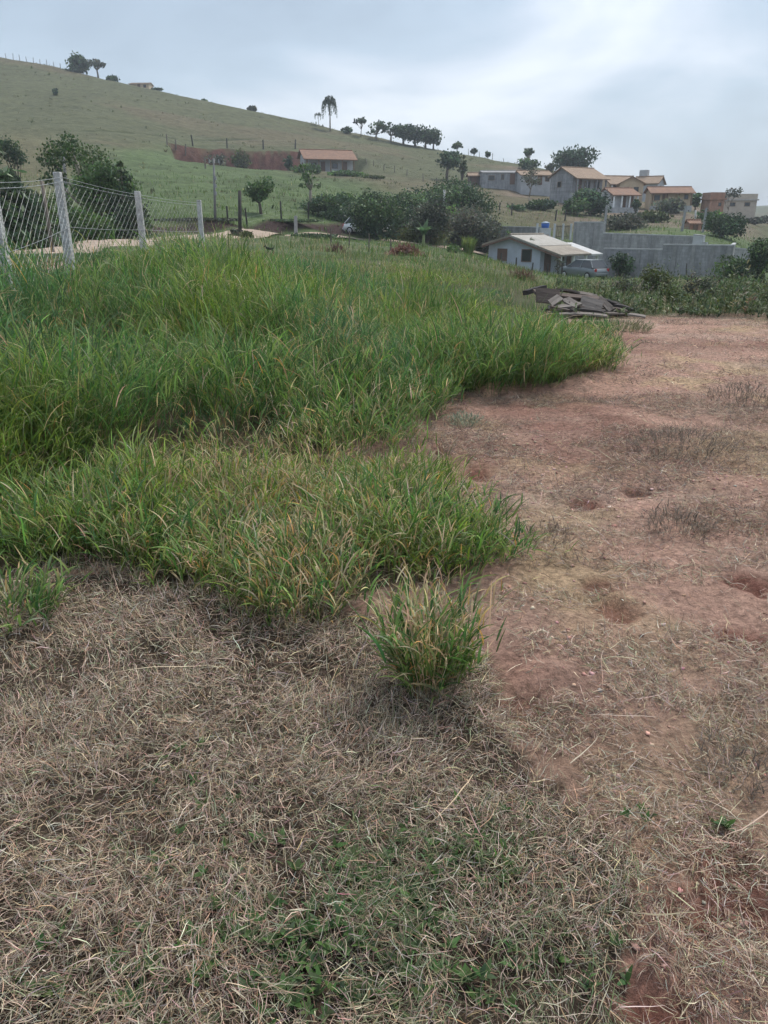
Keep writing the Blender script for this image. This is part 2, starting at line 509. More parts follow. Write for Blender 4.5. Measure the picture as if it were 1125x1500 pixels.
def tillers(bx, by, bz, az, lean, L, dry, leaves=5, lw=.009, ll=(.14, .30), nseg=4, fresh=0., curl=(0.3, 1.4)):
    """grass shoots: a thin stem carrying arching leaf blades; dry = chance that a leaf is straw"""
    n = len(bx)
    base = np.stack([bx, by, bz], 1)
    th0 = lean; cu = rng.uniform(.0, .45, n)
    isd = rng.random(n) < dry * .6
    gc = jit(pick(GREENS, [3, 3, 3, 1 + fresh, 1.5], n), n, .22)
    sc = jit(pick(STRAWS, [3, 3, 2, 2, .7], n), n, .22)
    cs = np.where(isd[:, None], sc, gc * np.array([1.1, .95, 1.0]))
    out = []
    v, q, c, P = blades(base, az, th0, cu, L, np.full(n, lw * .35), cs, cs, 3)
    out.append((v, q, c))
    for k in range(leaves):
        s = rng.uniform(.12, 1.0, n) if k else np.ones(n)
        i = np.minimum((s * 3).astype(int), 2); f = s * 3 - i
        r = np.arange(n)
        b = P[r, i] * (1 - f)[:, None] + P[r, i + 1] * f[:, None]
        la = az + rng.normal(0, 1.3, n)
        lt = np.where(k == 0, lean + rng.uniform(-.1, .3, n), rng.uniform(.12, .85, n))
        lc = rng.uniform(curl[0], curl[1], n)
        Ln = rng.uniform(ll[0], ll[1], n) * np.clip(L / .5, .5, 1.25)
        d = rng.random(n) < dry * (1.25 - .5 * s)
        lg = jit(pick(GREENS, [3, 3, 3, 1 + fresh, 1.5], n), n, .2)
        ld = jit(pick(STRAWS, [3, 3, 2, 2, .9], n), n, .22)
        c0 = np.where(d[:, None], ld, lg)
        tipdry = (rng.random(n) < .05 + .3 * dry)[:, None]
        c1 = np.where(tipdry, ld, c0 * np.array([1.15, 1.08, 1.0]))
        W = lw * rng.uniform(.6, 1.25, n) * np.where(d, .75, 1)
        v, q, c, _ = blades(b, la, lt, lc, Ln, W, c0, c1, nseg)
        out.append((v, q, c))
    return join(out)


LEAF_GRASS = mat_leaf('grass_blade', .34, .6, .12)
LEAF_DRY = mat_leaf('dry_blade', .18, .75, .12)
LEAF_TREE = mat_leaf('tree_leaf', .30, .55, .25)

# ------------------------------------------------------------------ zones of the lot, given where their ground shows
TALL = [(-260, 842), (0, 848), (70, 838), (150, 836), (230, 846), (290, 872), (345, 900), (420, 915), (500, 895), (548, 862), (600, 848), (670, 838), (712, 815), (708, 790), (676, 750), (645, 705), (600, 690),
        (520, 690), (470, 672), (500, 652), (585, 626), (606, 600), (585, 578), (600, 562), (660, 566), (740, 566), (815, 558), (880, 540), (905, 515), (897, 490), (850, 480), (790, 472), (748, 452), (722, 426),
        (690, 408), (600, 399), (500, 395), (300, 393), (-600, 393), (-900, 600)]
THATCH = [(-400, 830), (300, 850), (560, 850), (640, 900), (720, 985), (760, 1080), (900, 1180), (980, 1270), (960, 1330), (900, 1400), (880, 1560), (700, 1900), (-400, 1900)]


def zones(x, y, z):
    px, py = proj(x, y, z)
    w = 26 * np.clip((py - 330) / 500, .15, 1)
    wx = px + (fbm(x * 2.2, y * 2.2, 3, 21) - .5) * 3.0 * w
    wy = py + (fbm(x * 2.2, y * 2.2, 3, 22) - .5) * 2.4 * w
    return wx, wy, px, py


def in_thatch(x, y, wx, wy):
    a = (fbm(x * 1.3, y * 1.3, 3, 23) - .5) * 520 + (fbm(x * 5, y * 5, 2, 24) - .5) * 120
    return inpoly(wx + a * sm(1.0, 2.0, x + .6 * y), wy, THATCH)


# ------------------------------------------------------------------ the ground sheet
def axis(lo_f, hi_f, st, grow, smax, mid, end, neg_end):
    a = list(np.arange(lo_f, hi_f, st))
    s = st
    while a[-1] < end:
        if s < smax or a[-1] > mid: s *= grow
        a.append(a[-1] + s)
    b = []; s = st; p = lo_f
    while p > neg_end:
        if s < smax or p < -mid: s *= grow
        p -= s; b.append(p)
    return np.array(b[::-1] + a)


gx = axis(-4.2, 5.2, .045, 1.035, 1.25, 190, 560, -560)
gy = axis(.9, 8.0, .045, 1.03, .95, 270, 760, -60)
X, Y = np.meshgrid(gx, gy)
Zg = H(X, Y)
ap = apx_of(X, Y)
zx, zy, zpx, zpy = zones(X, Y, Zg)
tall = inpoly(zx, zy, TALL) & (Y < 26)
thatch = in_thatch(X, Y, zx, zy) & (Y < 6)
SOIL = np.array((.51, .318, .243)); OCH = np.array((.53, .38, .24)); DK = np.array((.31, .168, .13)); PALE = np.array((.57, .41, .325))
n1 = fbm(X * .55, Y * .55, 4, 31); n2 = fbm(X * 1.1, Y * 1.1, 4, 32); n3 = fbm(X * .9 + 5, Y * 1.6, 4, 33)
c = np.broadcast_to(SOIL, X.shape + (3,)).copy()
c = mix3(c, OCH, sm(.56, .70, n2) * .9)
c = mix3(c, DK, sm(.55, .72, n1) * .75)
c = mix3(c, PALE, sm(.58, .72, n3) * .6)
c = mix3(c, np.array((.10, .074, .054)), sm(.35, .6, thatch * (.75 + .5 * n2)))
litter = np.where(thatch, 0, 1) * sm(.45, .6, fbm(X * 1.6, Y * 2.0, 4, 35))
c = mix3(c, np.array((.38, .27, .21)), litter * .3)
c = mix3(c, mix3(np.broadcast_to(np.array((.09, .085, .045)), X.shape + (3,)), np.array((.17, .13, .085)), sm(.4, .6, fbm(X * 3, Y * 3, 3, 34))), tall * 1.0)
# scraped and dug spots of darker red earth
for (qx, qy, qr) in DUG:
    dd = np.hypot(X - qx + .5 * qr * (n2 - .5), (Y - qy) + .5 * qr * (n1 - .5)) / qr
    c = mix3(c, np.array((.22, .092, .07)), (1 - sm(.45, 1.0, dd)) * (.55 + .45 * vnoise(X * 14, Y * 14, 58)))
# rough field beyond the lot
field = sm(13.5, 17, Y + (n2 - .5) * 3)
FG = mix3(np.broadcast_to(np.array((.080, .105, .048)), X.shape + (3,)), np.array((.115, .115, .066)), sm(.4, .7, fbm(X * .25, Y * .25, 4, 41)))
c = mix3(c, FG, field)
# hill pasture: fresh green on the lower slope, olive brown above
g = fbm(X * .035, Y * .05, 4, 42)
hill = sm(46, 64, Y)
GRN = np.array((.080, .110, .047)); OLV = np.array((.082, .087, .047)); BRN = np.array((.104, .088, .054))
row = np.interp(ap, [-500, 0, 130, 300, 520, 640, 720, 900, 1130], [120, 110, 120, 168, 140, 118, 105, 110, 120])
upp = sm(-16, 14, Y - row + (g - .5) * 40)
hc = mix3(mix3(np.broadcast_to(GRN, X.shape + (3,)), np.array((.066, .090, .039)), sm(.45, .65, fbm(X * .12, Y * .2, 4, 43))), OLV, upp)
hc = mix3(hc, BRN, upp * sm(.48, .66, fbm(X * .03, Y * .06, 4, 44)) * .8)
brownleft = (1 - sm(60, 150, ap)) * sm(70, 95, Y) * (1 - sm(140, 165, Y))
hc = mix3(hc, np.array((.118, .105, .058)), brownleft * .7)
# cattle terraces along the contours
ter = vnoise(X * .08, (Zg * 1.15 + (fbm(X * .05, Y * .05, 2, 45) - .5) * 3), 46)
hc = hc * (1 + .16 * (ter - .5))[..., None]
c = mix3(c, hc, hill)
# red cut behind the farm terrace, raw earth bank above the road, dark overgrown contour ditch
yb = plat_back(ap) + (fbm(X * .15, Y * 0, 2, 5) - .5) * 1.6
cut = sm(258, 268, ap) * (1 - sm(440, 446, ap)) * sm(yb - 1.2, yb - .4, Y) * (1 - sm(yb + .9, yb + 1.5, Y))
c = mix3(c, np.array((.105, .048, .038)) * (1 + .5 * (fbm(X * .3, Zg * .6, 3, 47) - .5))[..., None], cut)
drive = sm(338, 346, ap) * (1 - sm(362, 372, ap)) * sm(146, 152, Y) * (1 - sm(165, 168, Y))
c = mix3(c, np.array((.26, .17, .12)), drive * .8)
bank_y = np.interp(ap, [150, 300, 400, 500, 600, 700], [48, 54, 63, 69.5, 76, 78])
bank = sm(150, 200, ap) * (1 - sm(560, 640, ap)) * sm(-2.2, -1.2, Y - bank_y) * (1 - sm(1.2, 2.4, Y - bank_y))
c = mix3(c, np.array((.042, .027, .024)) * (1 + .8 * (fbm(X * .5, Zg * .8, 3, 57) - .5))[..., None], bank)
ditch_y = np.interp(ap, [135, 390], [158.5, 190])
ditch = sm(135, 150, ap) * (1 - sm(370, 400, ap)) * (1 - sm(.5, 1.3, np.abs(Y - ditch_y + (fbm(X * .1, Y * 0, 2, 48) - .5) * 3)))
Zg = Zg - .5 * ditch
c = mix3(c, np.array((.03, .042, .02)), ditch * .9)
# worn earth around the village
vil = sm(700, 760, ap) * (1 - sm(1080, 1140, ap)) * sm(82, 95, Y) * (1 - sm(200, 230, Y))
c = mix3(c, np.array((.15, .115, .088)), vil * sm(.42, .6, fbm(X * .1, Y * .12, 4, 49)) * .85)
V = np.stack([X, Y, Zg], -1).reshape(-1, 3)
nr, nc = X.shape
idx = np.arange(nr * nc).reshape(nr, nc)
Q = np.stack([idx[:-1, :-1], idx[:-1, 1:], idx[1:, 1:], idx[1:, :-1]], -1).reshape(-1, 4)
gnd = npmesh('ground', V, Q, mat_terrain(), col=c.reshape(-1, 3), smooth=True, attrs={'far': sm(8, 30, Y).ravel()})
tag(gnd, 'red soil lot rising into a grazed green and brown hillside', 'ground', kind='structure')


# ------------------------------------------------------------------ dirt road
def road():
    ctl = [(-420, 18), (-150, 19.5), (0, 22), (60, 24), (140, 28), (200, 35), (260, 43), (330, 51), (400, 58), (470, 63), (540, 67), (620, 71), (720, 74)]
    pts = [Vector((at(p, 350, y).x, y)) for p, y in ctl]
    out = []
    for i in range(len(pts) - 1):
        p0 = pts[max(i - 1, 0)]; p1 = pts[i]; p2 = pts[i + 1]; p3 = pts[min(i + 2, len(pts) - 1)]
        for k in range(14):
            t = k / 14
            out.append(.5 * (2 * p1 + (p2 - p0) * t + (2 * p0 - 5 * p1 + 4 * p2 - p3) * t * t + (3 * p1 - p0 - 3 * p2 + p3) * t ** 3))
    P = np.array(out); T = np.gradient(P, axis=0); T /= np.linalg.norm(T, axis=1)[:, None]
    Nn = np.stack([-T[:, 1], T[:, 0]], 1); n = len(P); m = 11
    w = np.linspace(-1, 1, m)
    edge = 1.9 + .35 * (fbm(np.arange(n) * .35, np.zeros(n), 3, 60) - .5)
    XY = P[:, None, :] + Nn[:, None, :] * (w[None, :, None] * edge[:, None, None])
    z = H(XY[..., 0], XY[..., 1]); z = .5 * z + .5 * z.mean(1, keepdims=True) + .10 - .14 * np.abs(w)[None] ** 4
    rut = -.04 * (np.exp(-((np.abs(w) - .45) / .12) ** 2))[None]
    V = np.concatenate([XY, (z + rut)[..., None]], -1).reshape(-1, 3)
    ix = np.arange(n * m).reshape(n, m)
    Q = np.stack([ix[:-1, :-1], ix[:-1, 1:], ix[1:, 1:], ix[1:, :-1]], -1).reshape(-1, 4)
    o = npmesh('dirt_road', V, Q, mat('pale_road_earth', (.34, .265, .205), .95, .3, 1.2, .4, 9., tint=(.25, .185, .14)), smooth=True)
    tag(o, 'pale unpaved road passing behind the chain link fence', 'road', kind='structure')


road()


# ------------------------------------------------------------------ grass of the lot
def scatter(n, x0, x1, y0, y1):
    x = rng.uniform(x0, x1, n); y = rng.uniform(y0, y1, n)
    return x, y


HANCH = np.array([(0, 845, .22), (100, 835, .24), (200, 840, .26), (300, 870, .24), (420, 910, .26), (500, 895, .24), (560, 850, .20), (640, 840, .24), (740, 812, .13),
    (0, 760, .47), (150, 760, .44), (300, 775, .36), (420, 800, .32), (520, 790, .30), (620, 790, .28), (690, 770, .20),
    (500, 700, .12), (600, 700, .12), (640, 720, .14), (430, 690, .29), (300, 690, .42), (150, 690, .48), (0, 690, .56),
    (480, 655, .26), (560, 630, .34), (600, 600, .28), (400, 640, .40), (300, 640, .48), (150, 620, .53), (0, 620, .62),
    (580, 560, .28), (640, 560, .36), (720, 560, .36), (800, 550, .24), (880, 530, .20), (900, 490, .14), (500, 570, .50), (350, 560, .60), (150, 560, .66), (0, 560, .70),
    (640, 510, .58), (720, 510, .48), (800, 505, .22), (860, 485, .09), (790, 470, .10), (700, 450, .20), (600, 450, .40), (450, 480, .50), (300, 480, .56), (100, 490, .60),
    (740, 425, .14), (680, 420, .17), (600, 418, .20), (500, 420, .36), (400, 420, .42), (250, 420, .44), (100, 420, .44), (0, 420, .44), (100, 455, .52), (0, 455, .52), (-150, 455, .52), (-100, 420, .44), (180, 425, .44), (600, 400, .14), (450, 400, .26), (-250, 700, .6), (-250, 500, .6), (-250, 420, .4)])


def grass_height(px, py):
    wy = 1 + 2.2 * np.clip((620 - py) / 230, 0, 1)
    num = 0.0; den = 1e-9
    for ax, ay, L in HANCH:
        k = np.exp(-(((px - ax) / 75) ** 2 + ((py - ay) * wy / 48) ** 2)) + 1e-5 / (1 + ((px - ax) / 200) ** 2 + ((py - ay) / 60) ** 2)
        num = num + k * L; den = den + k
    return num / den


def clump(x, y, s, seed):
    """nearest tussock centre on a jittered lattice: distance over radius, offset from it, a random number of its own"""
    i0 = np.floor(x / s).astype(np.int64); j0 = np.floor(y / s).astype(np.int64)
    best = np.full(x.shape, 9.); bx = np.zeros_like(x); by = np.zeros_like(x); br = np.zeros_like(x)
    for di in (-1, 0, 1):
        for dj in (-1, 0, 1):
            i, j = i0 + di, j0 + dj
            cx = (i + .12 + .76 * _hash(i, j, seed)) * s; cy = (j + .12 + .76 * _hash(i, j, seed + 1)) * s
            rn = _hash(i, j, seed + 2); r = s * (.46 + .34 * rn)
            d = np.hypot(x - cx, y - cy) / r
            k = d < best
            best = np.where(k, d, best); bx = np.where(k, x - cx, bx); by = np.where(k, y - cy, by); br = np.where(k, rn, br)
    return best, bx, by, br


def tall_grass():
    parts = []
    for (y0, y1, dens, lv, lw, ns) in ((2.6, 5.0, 1150, 6, .0072, 5), (5.0, 8.5, 820, 5, .0085, 4), (8.5, 14, 430, 5, .0105, 3), (14, 25, 180, 4, .0120, 2)):
        xa = -y1 * .62 - 1.2; xb = y1 * .38 + .4
        n = int((xb - xa) * (y1 - y0) * dens)
        x, y = scatter(n, xa, xb, y0, y1)
        z = H(x, y)
        wx, wy, px, py = zones(x, y, z)
        jz = np.clip((py - 330) / 400, .15, 1.2)
        k = inpoly(wx + rng.normal(0, 17, n) * jz, wy + rng.normal(0, 9, n) * jz, TALL) & ~((px < 330) & (y > 19.0))
        den = fbm(x * 1.3, y * 1.3, 3, 51)
        k &= rng.random(n) < np.where(py > 600, .30 + 1.0 * sm(.32, .6, den), .5 + .8 * sm(.25, .55, den))
        thin = np.exp(-(((px - 560) / 90) ** 2 + ((py - 705) / 38) ** 2)) * .8 + np.exp(-(((px - 430) / 90) ** 2 + ((py - 690) / 36) ** 2)) * .2
        k &= rng.random(n) > thin
        x, y, z, px, py = x[k], y[k], z[k], px[k], py[k]
        n = len(x)
        hum = fbm(x * .85, y * .85, 3, 52)
        cd, cdx, cdy, crn = clump(x + .25 * (fbm(x * 1.9, y * 1.9, 2, 55) - .5), y, .66 if y1 < 6 else (1.05 if y1 < 9 else 1.6), 300)
        keep = rng.random(n) < ((.12 if y1 < 6 else .04) + .96 * (1 - sm(.72, 1.2, cd))) * (.6 + .5 * sm(.34, .5, hum))
        c2, c2x, c2y, _r2 = clump(x + .5 * (fbm(x * .9, y * .9, 2, 155) - .5), y, 1.55 if y1 < 6 else 2.1, 410)
        big = .25 if y1 < 6 else .8
        keep &= rng.random(n) < 1 - big * .75 * sm(.80, 1.1, c2)
        dome = 1 + big * (.30 - .68 * np.minimum(c2, 1.15) ** 2)
        cdx = cdx + big * .35 * c2x; cdy = cdy + big * .35 * c2y
        x, y, z, px, py, hum, cd, cdx, cdy, crn, dome = (q_[keep] for q_ in (x, y, z, px, py, hum, cd, cdx, cdy, crn, dome)); n = len(x)
        L = grass_height(px, py) * dome * (.66 + .5 * sm(.32, .66, hum)) * (.72 + .62 * crn) * (1.22 - .68 * np.minimum(cd, 1.2) ** 2) * rng.uniform(.7, 1.1, n)
        dry = .07 + .5 * np.exp(-(((px - 450) / 200) ** 2 + ((py - 800) / 110) ** 2)) + .26 * np.exp(-(((px - 380) / 180) ** 2 + ((py - 690) / 55) ** 2)) + .16 * sm(.5, .72, fbm(x * .7, y * .7, 3, 53))
        dry = dry + .20 * sm(700, 880, px) * sm(-600, -520, -py) + .12 * sm(480, 600, px) * sm(-440, -405, -py) + .10 * sm(-880, -800, -py) * 0
        az = np.arctan2(cdy, cdx) + rng.normal(0, .55, n)
        lean = np.abs(rng.normal(.08, .16, n)) + .62 * np.minimum(cd, 1.3) ** 1.5
        parts.append(tillers(x, y, z, az, lean, L, np.clip(dry, 0, .8), lv, lw, nseg=ns, ll=(.11, .30), fresh=1.2, curl=(.3, 1.5)))
    n = 26000
    x, y = scatter(n, -4.5, 4.5, 2.2, 10.5); z = H(x, y); wx, wy, px, py = zones(x, y, z)
    sc_ = np.clip((py - 330) / 400, .2, 1.2)
    k = inpoly(px + rng.normal(0, 48, n) * sc_, py + rng.normal(0, 26, n) * sc_, TALL) & ~inpoly(wx, wy, TALL) & (rng.random(n) < .12 + .3 * (fbm(x * 2, y * 2, 2, 56) > .56))
    x, y, z = x[k], y[k], z[k]; n = len(x)
    parts.append(tillers(x, y, z, rng.uniform(0, 6.28, n), np.abs(rng.normal(.5, .4, n)), rng.uniform(.04, .17, n), np.full(n, .5), 5, .006, nseg=4, ll=(.08, .2), curl=(.3, 1.3)))
    V, Q, C = join(parts)
    lush = fbm(V[:, 0] * .5, V[:, 1] * .5, 3, 54)
    t = sm(.40, .62, lush)[:, None]
    isg = (C[:, 1] > C[:, 0] * 1.25)[:, None]
    C = np.where(isg, C * ((1 - t) * np.array([.74, .88, 1.12]) + t * np.array([1.25, 1.10, .85])), C)
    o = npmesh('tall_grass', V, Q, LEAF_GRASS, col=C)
    tag(o, 'tall green signal grass with straw mixed in, covering the left of the lot', 'grass', kind='stuff')


def dry_thatch():
    parts = []
    DRY = [(.40, .308, .225), (.55, .465, .35), (.25, .182, .132), (.35, .305, .242), (.125, .094, .072), (.39, .255, .175)]
    # flattened straw, layered
    for (y0, y1, dens, W, L0, L1) in ((.75, 2.4, 25000, .0017, .018, .075), (2.4, 4.4, 14000, .0022, .022, .085)):
        xa, xb = -y1 * .60 - .85, y1 * .60 + .85
        n = int((xb - xa) * (y1 - y0) * dens)
        x, y = scatter(n, xa, xb, y0, y1)
        z = H(x, y)
        wx, wy, px, py = zones(x, y, z)
        inn = in_thatch(x, y, wx, wy)
        den = fbm(x * 4.2, y * 4.2, 4, 61)
        p = np.where(inn, .42 + .75 * sm(.34, .6, den), .02 + (.36 + .44 * sm(-3.0, -2.2, -y)) * sm(.42, .64, den))
        k = rng.random(n) < p
        x, y, z, inn, px, py, den = x[k], y[k], z[k], inn[k], px[k], py[k], den[k]
        n = len(x)
        hgt = rng.random(n) ** 1.6 * np.where(inn, .055, .018) * (.4 + 1.2 * den)
        flow = fbm(x * .9, y * .9, 2, 62) * 9
        az = np.where(rng.random(n) < .45, flow + rng.normal(0, .7, n), rng.uniform(0, 6.28, n))
        th = np.where(rng.random(n) < .24, rng.uniform(.3, 1.1, n), rng.normal(1.45, .22, n))
        th = np.where(~inn, np.maximum(th, 1.1), th)
        cu = rng.normal(.3, .9, n)
        L = rng.uniform(L0, L1, n) * np.where(rng.random(n) < .05, 2.2, 1)
        col = jit(pick(DRY, [3, 2, 3, 3, 2, 1.2], n), n, .26)
        g = fbm(x * 1.7, y * 1.7, 3, 63)
        grey = sm(1120, 1300, py) * sm(.42, .6, g)
        isg = rng.random(n) < np.where(inn, .06 + .36 * grey, .03)
        col = np.where(isg[:, None], jit((.13, .165, .085), n, .25), col)
        W_ = W * rng.uniform(.5, 1.5, n) * np.where(isg, 1.1, 1)
        parts.append(blades(np.stack([x, y, z + hgt + .002], 1), az, th, cu, L, W_, col, col * rng.uniform(.85, 1.2, (n, 1)), 3, wig=.22)[:3])
    # farther litter on the bare soil: wisps lying flat
    for (y0, y1, dens, W) in ((3.4, 7.5, 5200, .0027), (7.5, 16, 700, .0055)):
        xa, xb = -1.5, y1 * .62 + 1
        n = int((xb - xa) * (y1 - y0) * dens)
        x, y = scatter(n, xa, xb, y0, y1)
        z = H(x, y); wx, wy, px, py = zones(x, y, z)
        den = fbm(x * 1.5, y * 2.2, 4, 64)
        k = ~inpoly(wx, wy, TALL) & (rng.random(n) < .08 + .92 * sm(.40, .62, den))
        x, y, z = x[k], y[k], z[k]; n = len(x)
        col = jit(pick(DRY + [(.12, .09, .078)], [2., 1.2, 3, 2.5, 5, 1.5, 6], n), n, .28)  # darkest tones serve as dark twigs and as painted-in shadows of the litter
        parts.append(blades(np.stack([x, y, z + rng.random(n) * .025], 1), rng.uniform(0, 6.28, n), rng.normal(1.4, .25, n), rng.normal(.2, .8, n), rng.uniform(.03, .11, n), W * rng.uniform(.5, 1.3, n), col, col, 3, wig=.2)[:3])
    # single long straws fallen across the thatch
    n = 60
    x, y = scatter(n, -2.6, 3.2, .9, 5.5)
    z = H(x, y); k = ~inpoly(*proj(x, y, z), TALL); x, y, z = x[k], y[k], z[k]; n = len(x)
    col = jit((.55, .46, .33), n, .2)
    parts.append(blades(np.stack([x, y, z + .03 + .03 * rng.random(n)], 1), rng.uniform(0, 6.28, n), rng.normal(1.5, .1, n), rng.normal(.12, .2, n), rng.uniform(.15, .42, n), np.full(n, .0035), col, col, 6, wig=.12)[:3])
    V, Q, C = join(parts)
    o = npmesh('dry_grass', V, Q, LEAF_DRY, col=C)
    tag(o, 'flattened dry brown grass and straw over the near part of the lot', 'dry grass', kind='stuff')


def broad_weeds():
    """low broad-leaved ground cover in the near thatch"""
    parts = []
    spots = [(545, 1290, 60, 26), (590, 1320, 50, 22), (650, 1230, 70, 22), (700, 1260, 60, 20), (330, 1370, 70, 26), (400, 1410, 70, 24), (450, 1390, 60, 20), (210, 1460, 60, 16), (470, 1350, 60, 18), (640, 1370, 70, 14),
             (760, 1230, 60, 10), (520, 1450, 90, 22), (600, 1440, 80, 16), (950, 1210, 30, 4), (1070, 1220, 25, 4), (850, 1420, 50, 6), (120, 1420, 80, 10), (380, 1240, 40, 7), (270, 1100, 60, 6), (700, 1480, 80, 16), (240, 1270, 60, 6), (330, 1190, 30, 4), (440, 1480, 80, 14)]
    for (px, py, sp, n) in spots:
        g = gp(px, py, .8)
        r = sp / F * math.hypot(g.y, 1.6)
        for _ in range(n):
            x = g.x + random.gauss(0, r * .55); y = g.y + random.gauss(0, r * .55); z = h1(x, y) + random.uniform(.005, .03)
            m = random.randint(4, 7)
            a = np.arange(m) * 6.283 / m + random.random() * 6 + rng.normal(0, .25, m)
            L = rng.uniform(.016, .038, m)
            cc = jit(pick([(.06, .11, .038), (.085, .145, .05), (.08, .12, .055)], [2, 1.5, 2], m), m, .2)
            parts.append(blades(np.tile([x, y, z], (m, 1)), a, rng.uniform(.6, 1.35, m), rng.uniform(0, .5, m), L, L * rng.uniform(.34, .5, m), cc, cc * 1.1, 4, tip=.2, roll=rng.normal(0, .25, m))[:3])
    V, Q, C = join(parts)
    o = npmesh('ground_weeds', V, Q, LEAF_GRASS, col=C)
    tag(o, 'low broad leaved green weeds growing through the near dry grass', 'weeds', kind='stuff')


def field_grass():
    """short rough grass between the lot, the road and the white house"""
    parts = []
    for (y0, y1, dens, W, La, Lb) in ((14, 28, 120, .010, .10, .32), (28, 62, 15, .03, .14, .42), (62, 120, 2.0, .07, .2, .6)):
        xa, xb = -y1 * .60, y1 * .62
        n = int((xb - xa) * (y1 - y0) * dens)
        x, y = scatter(n, xa, xb, y0, y1)
        ap_ = apx_of(x, y)
        den = fbm(x * .5, y * .5, 4, 71)
        k = rng.random(n) < .1 + .9 * sm(.38, .6, den)
        if y1 < 30: k &= ap_ > 330
        z = H(x, y); _, _, px, py = zones(x, y, z)
        k &= ~((px > 890) & (y < 16)) & ~inpoly(px, py, TALL)
        # keep the road clear
        ry = np.interp(ap_, [-420, 0, 140, 260, 400, 540, 720], [18, 22, 28, 43, 58, 67, 74])
        k &= ~((np.abs(y - ry) < 2.6) & (ap_ < 700))
        x, y, z, ap_ = x[k], y[k], z[k], ap_[k]; n = len(x)
        st = fbm(x * .3, y * .3, 3, 72)
        col = np.where((rng.random(n) < (.10 + .30 * sm(.45, .62, st)) * (1 - .85 * sm(45, 60, y)))[:, None], jit((.30, .26, .15), n, .25), jit((.10, .15, .05), n, .25))
        parts.append(blades(np.stack([x, y, z], 1), rng.uniform(0, 6.28, n), np.abs(rng.normal(.3, .3, n)), rng.uniform(0, 1.1, n), rng.uniform(La, Lb, n), W * rng.uniform(.6, 1.4, n), col, col * 1.1, 2)[:3])
    V, Q, C = join(parts)
    o = npmesh('field_grass', V, Q, LEAF_GRASS, col=C)
    tag(o, 'short rough pale green grass in the field beyond the lot', 'grass', kind='stuff')


def soil_clods():
    n = 34000
    x = rng.uniform(-.6, 6.5, n); y = .9 + 11 * rng.random(n) ** 1.5
    z = H(x, y); wx, wy, px, py = zones(x, y, z)
    k = ~inpoly(wx, wy, TALL) & ~inpoly(wx, wy, THATCH) & (px > 400) & (rng.random(n) < .1 + .9 * sm(.45, .62, fbm(x * 1.9, y * 1.9, 3, 66)))
    x, y, z = x[k], y[k], z[k]; n = len(x)
    t = (1 + 5 ** .5) / 2
    ico = np.array([(-1, t, 0), (1, t, 0), (-1, -t, 0), (1, -t, 0), (0, -1, t), (0, 1, t), (0, -1, -t), (0, 1, -t), (t, 0, -1), (t, 0, 1), (-t, 0, -1), (-t, 0, 1)]) / 1.9
    fc = np.array([(0, 11, 5), (0, 5, 1), (0, 1, 7), (0, 7, 10), (0, 10, 11), (1, 5, 9), (5, 11, 4), (11, 10, 2), (10, 7, 6), (7, 1, 8), (3, 9, 4), (3, 4, 2), (3, 2, 6), (3, 6, 8), (3, 8, 9), (4, 9, 5), (2, 4, 11), (6, 2, 10), (8, 6, 7), (9, 8, 1)])
    sz = .0022 + .008 * rng.random(n) ** 7 + .0022 * (y > 3.5)
    v = ico[None] * (1 + .35 * rng.normal(0, 1, (n, 12, 1)).clip(-1.5, 1.5)) * sz[:, None, None] * np.array([1.2, 1.2, .7])
    a = rng.uniform(0, 6.28, n); ca, sa = np.cos(a)[:, None], np.sin(a)[:, None]
    V = np.stack([v[..., 0] * ca - v[..., 1] * sa + x[:, None], v[..., 0] * sa + v[..., 1] * ca + y[:, None], v[..., 2] + z[:, None] + .002], -1).reshape(-1, 3)
    Q = (fc[None] + 12 * np.arange(n)[:, None, None]).reshape(-1, 3)
    c = np.repeat(jit(pick([(.47, .305, .24), (.34, .20, .16), (.52, .39, .31)], [3, 2, 1], n), n, .18), 12, 0)
    o = npmesh('soil_clods', V, Q, mat_leaf('clod_earth', 0., .95, .05), col=c)
    tag(o, 'crumbs and clods of red earth lying on the bare soil', 'soil', kind='stuff')


tall_grass(); dry_thatch(); broad_weeds(); field_grass(); soil_clods()


# ------------------------------------------------------------------ single tufts and weeds
def tuft(name, label, cat, px, py, rad, n, L, dry, spread=.9, lw=.009, leaves=5, curl=(.3, 1.3), ll=(.13, .26), cols=None, group=None, lean0=.05, fresh=1.5, straw=0):
    g = gp(px, py, .8)
    r = rad * np.sqrt(rng.random(n)); a = rng.uniform(0, 6.28, n)
    x = g.x + r * np.cos(a); y = g.y + r * np.sin(a); z = H(x, y)
    lean = lean0 + spread * (r / rad) * rng.uniform(.3, 1., n)
    v, q, c = tillers(x - g.x, y - g.y, z - g.z - .005, a + rng.normal(0, .4, n), lean, L * rng.uniform(.6, 1.1, n), np.full(n, dry), leaves, lw, nseg=5, curl=curl, ll=ll, fresh=fresh)
    if straw:
        r2 = rad * .9 * np.sqrt(rng.random(straw)); a2 = rng.uniform(0, 6.28, straw)
        v2, q2, c2 = tillers(r2 * np.cos(a2), r2 * np.sin(a2), 0 * r2, a2, .05 + .4 * (r2 / rad) * rng.random(straw), L * rng.uniform(1.0, 1.3, straw), np.full(straw, 1.6), 4, lw * .8, nseg=4, ll=(.07, .14))
        v, q, c = join([(v, q, c), (v2, q2, c2)])
    if cols is not None:
        c = jit(np.broadcast_to(np.array(cols), c.shape), len(c), .04, .02) * (c.mean(1, keepdims=True) / c.mean()) ** .6
    o = npmesh(name, v, q, LEAF_GRASS, col=c, loc=g)
    return tag(o, label, cat, group)


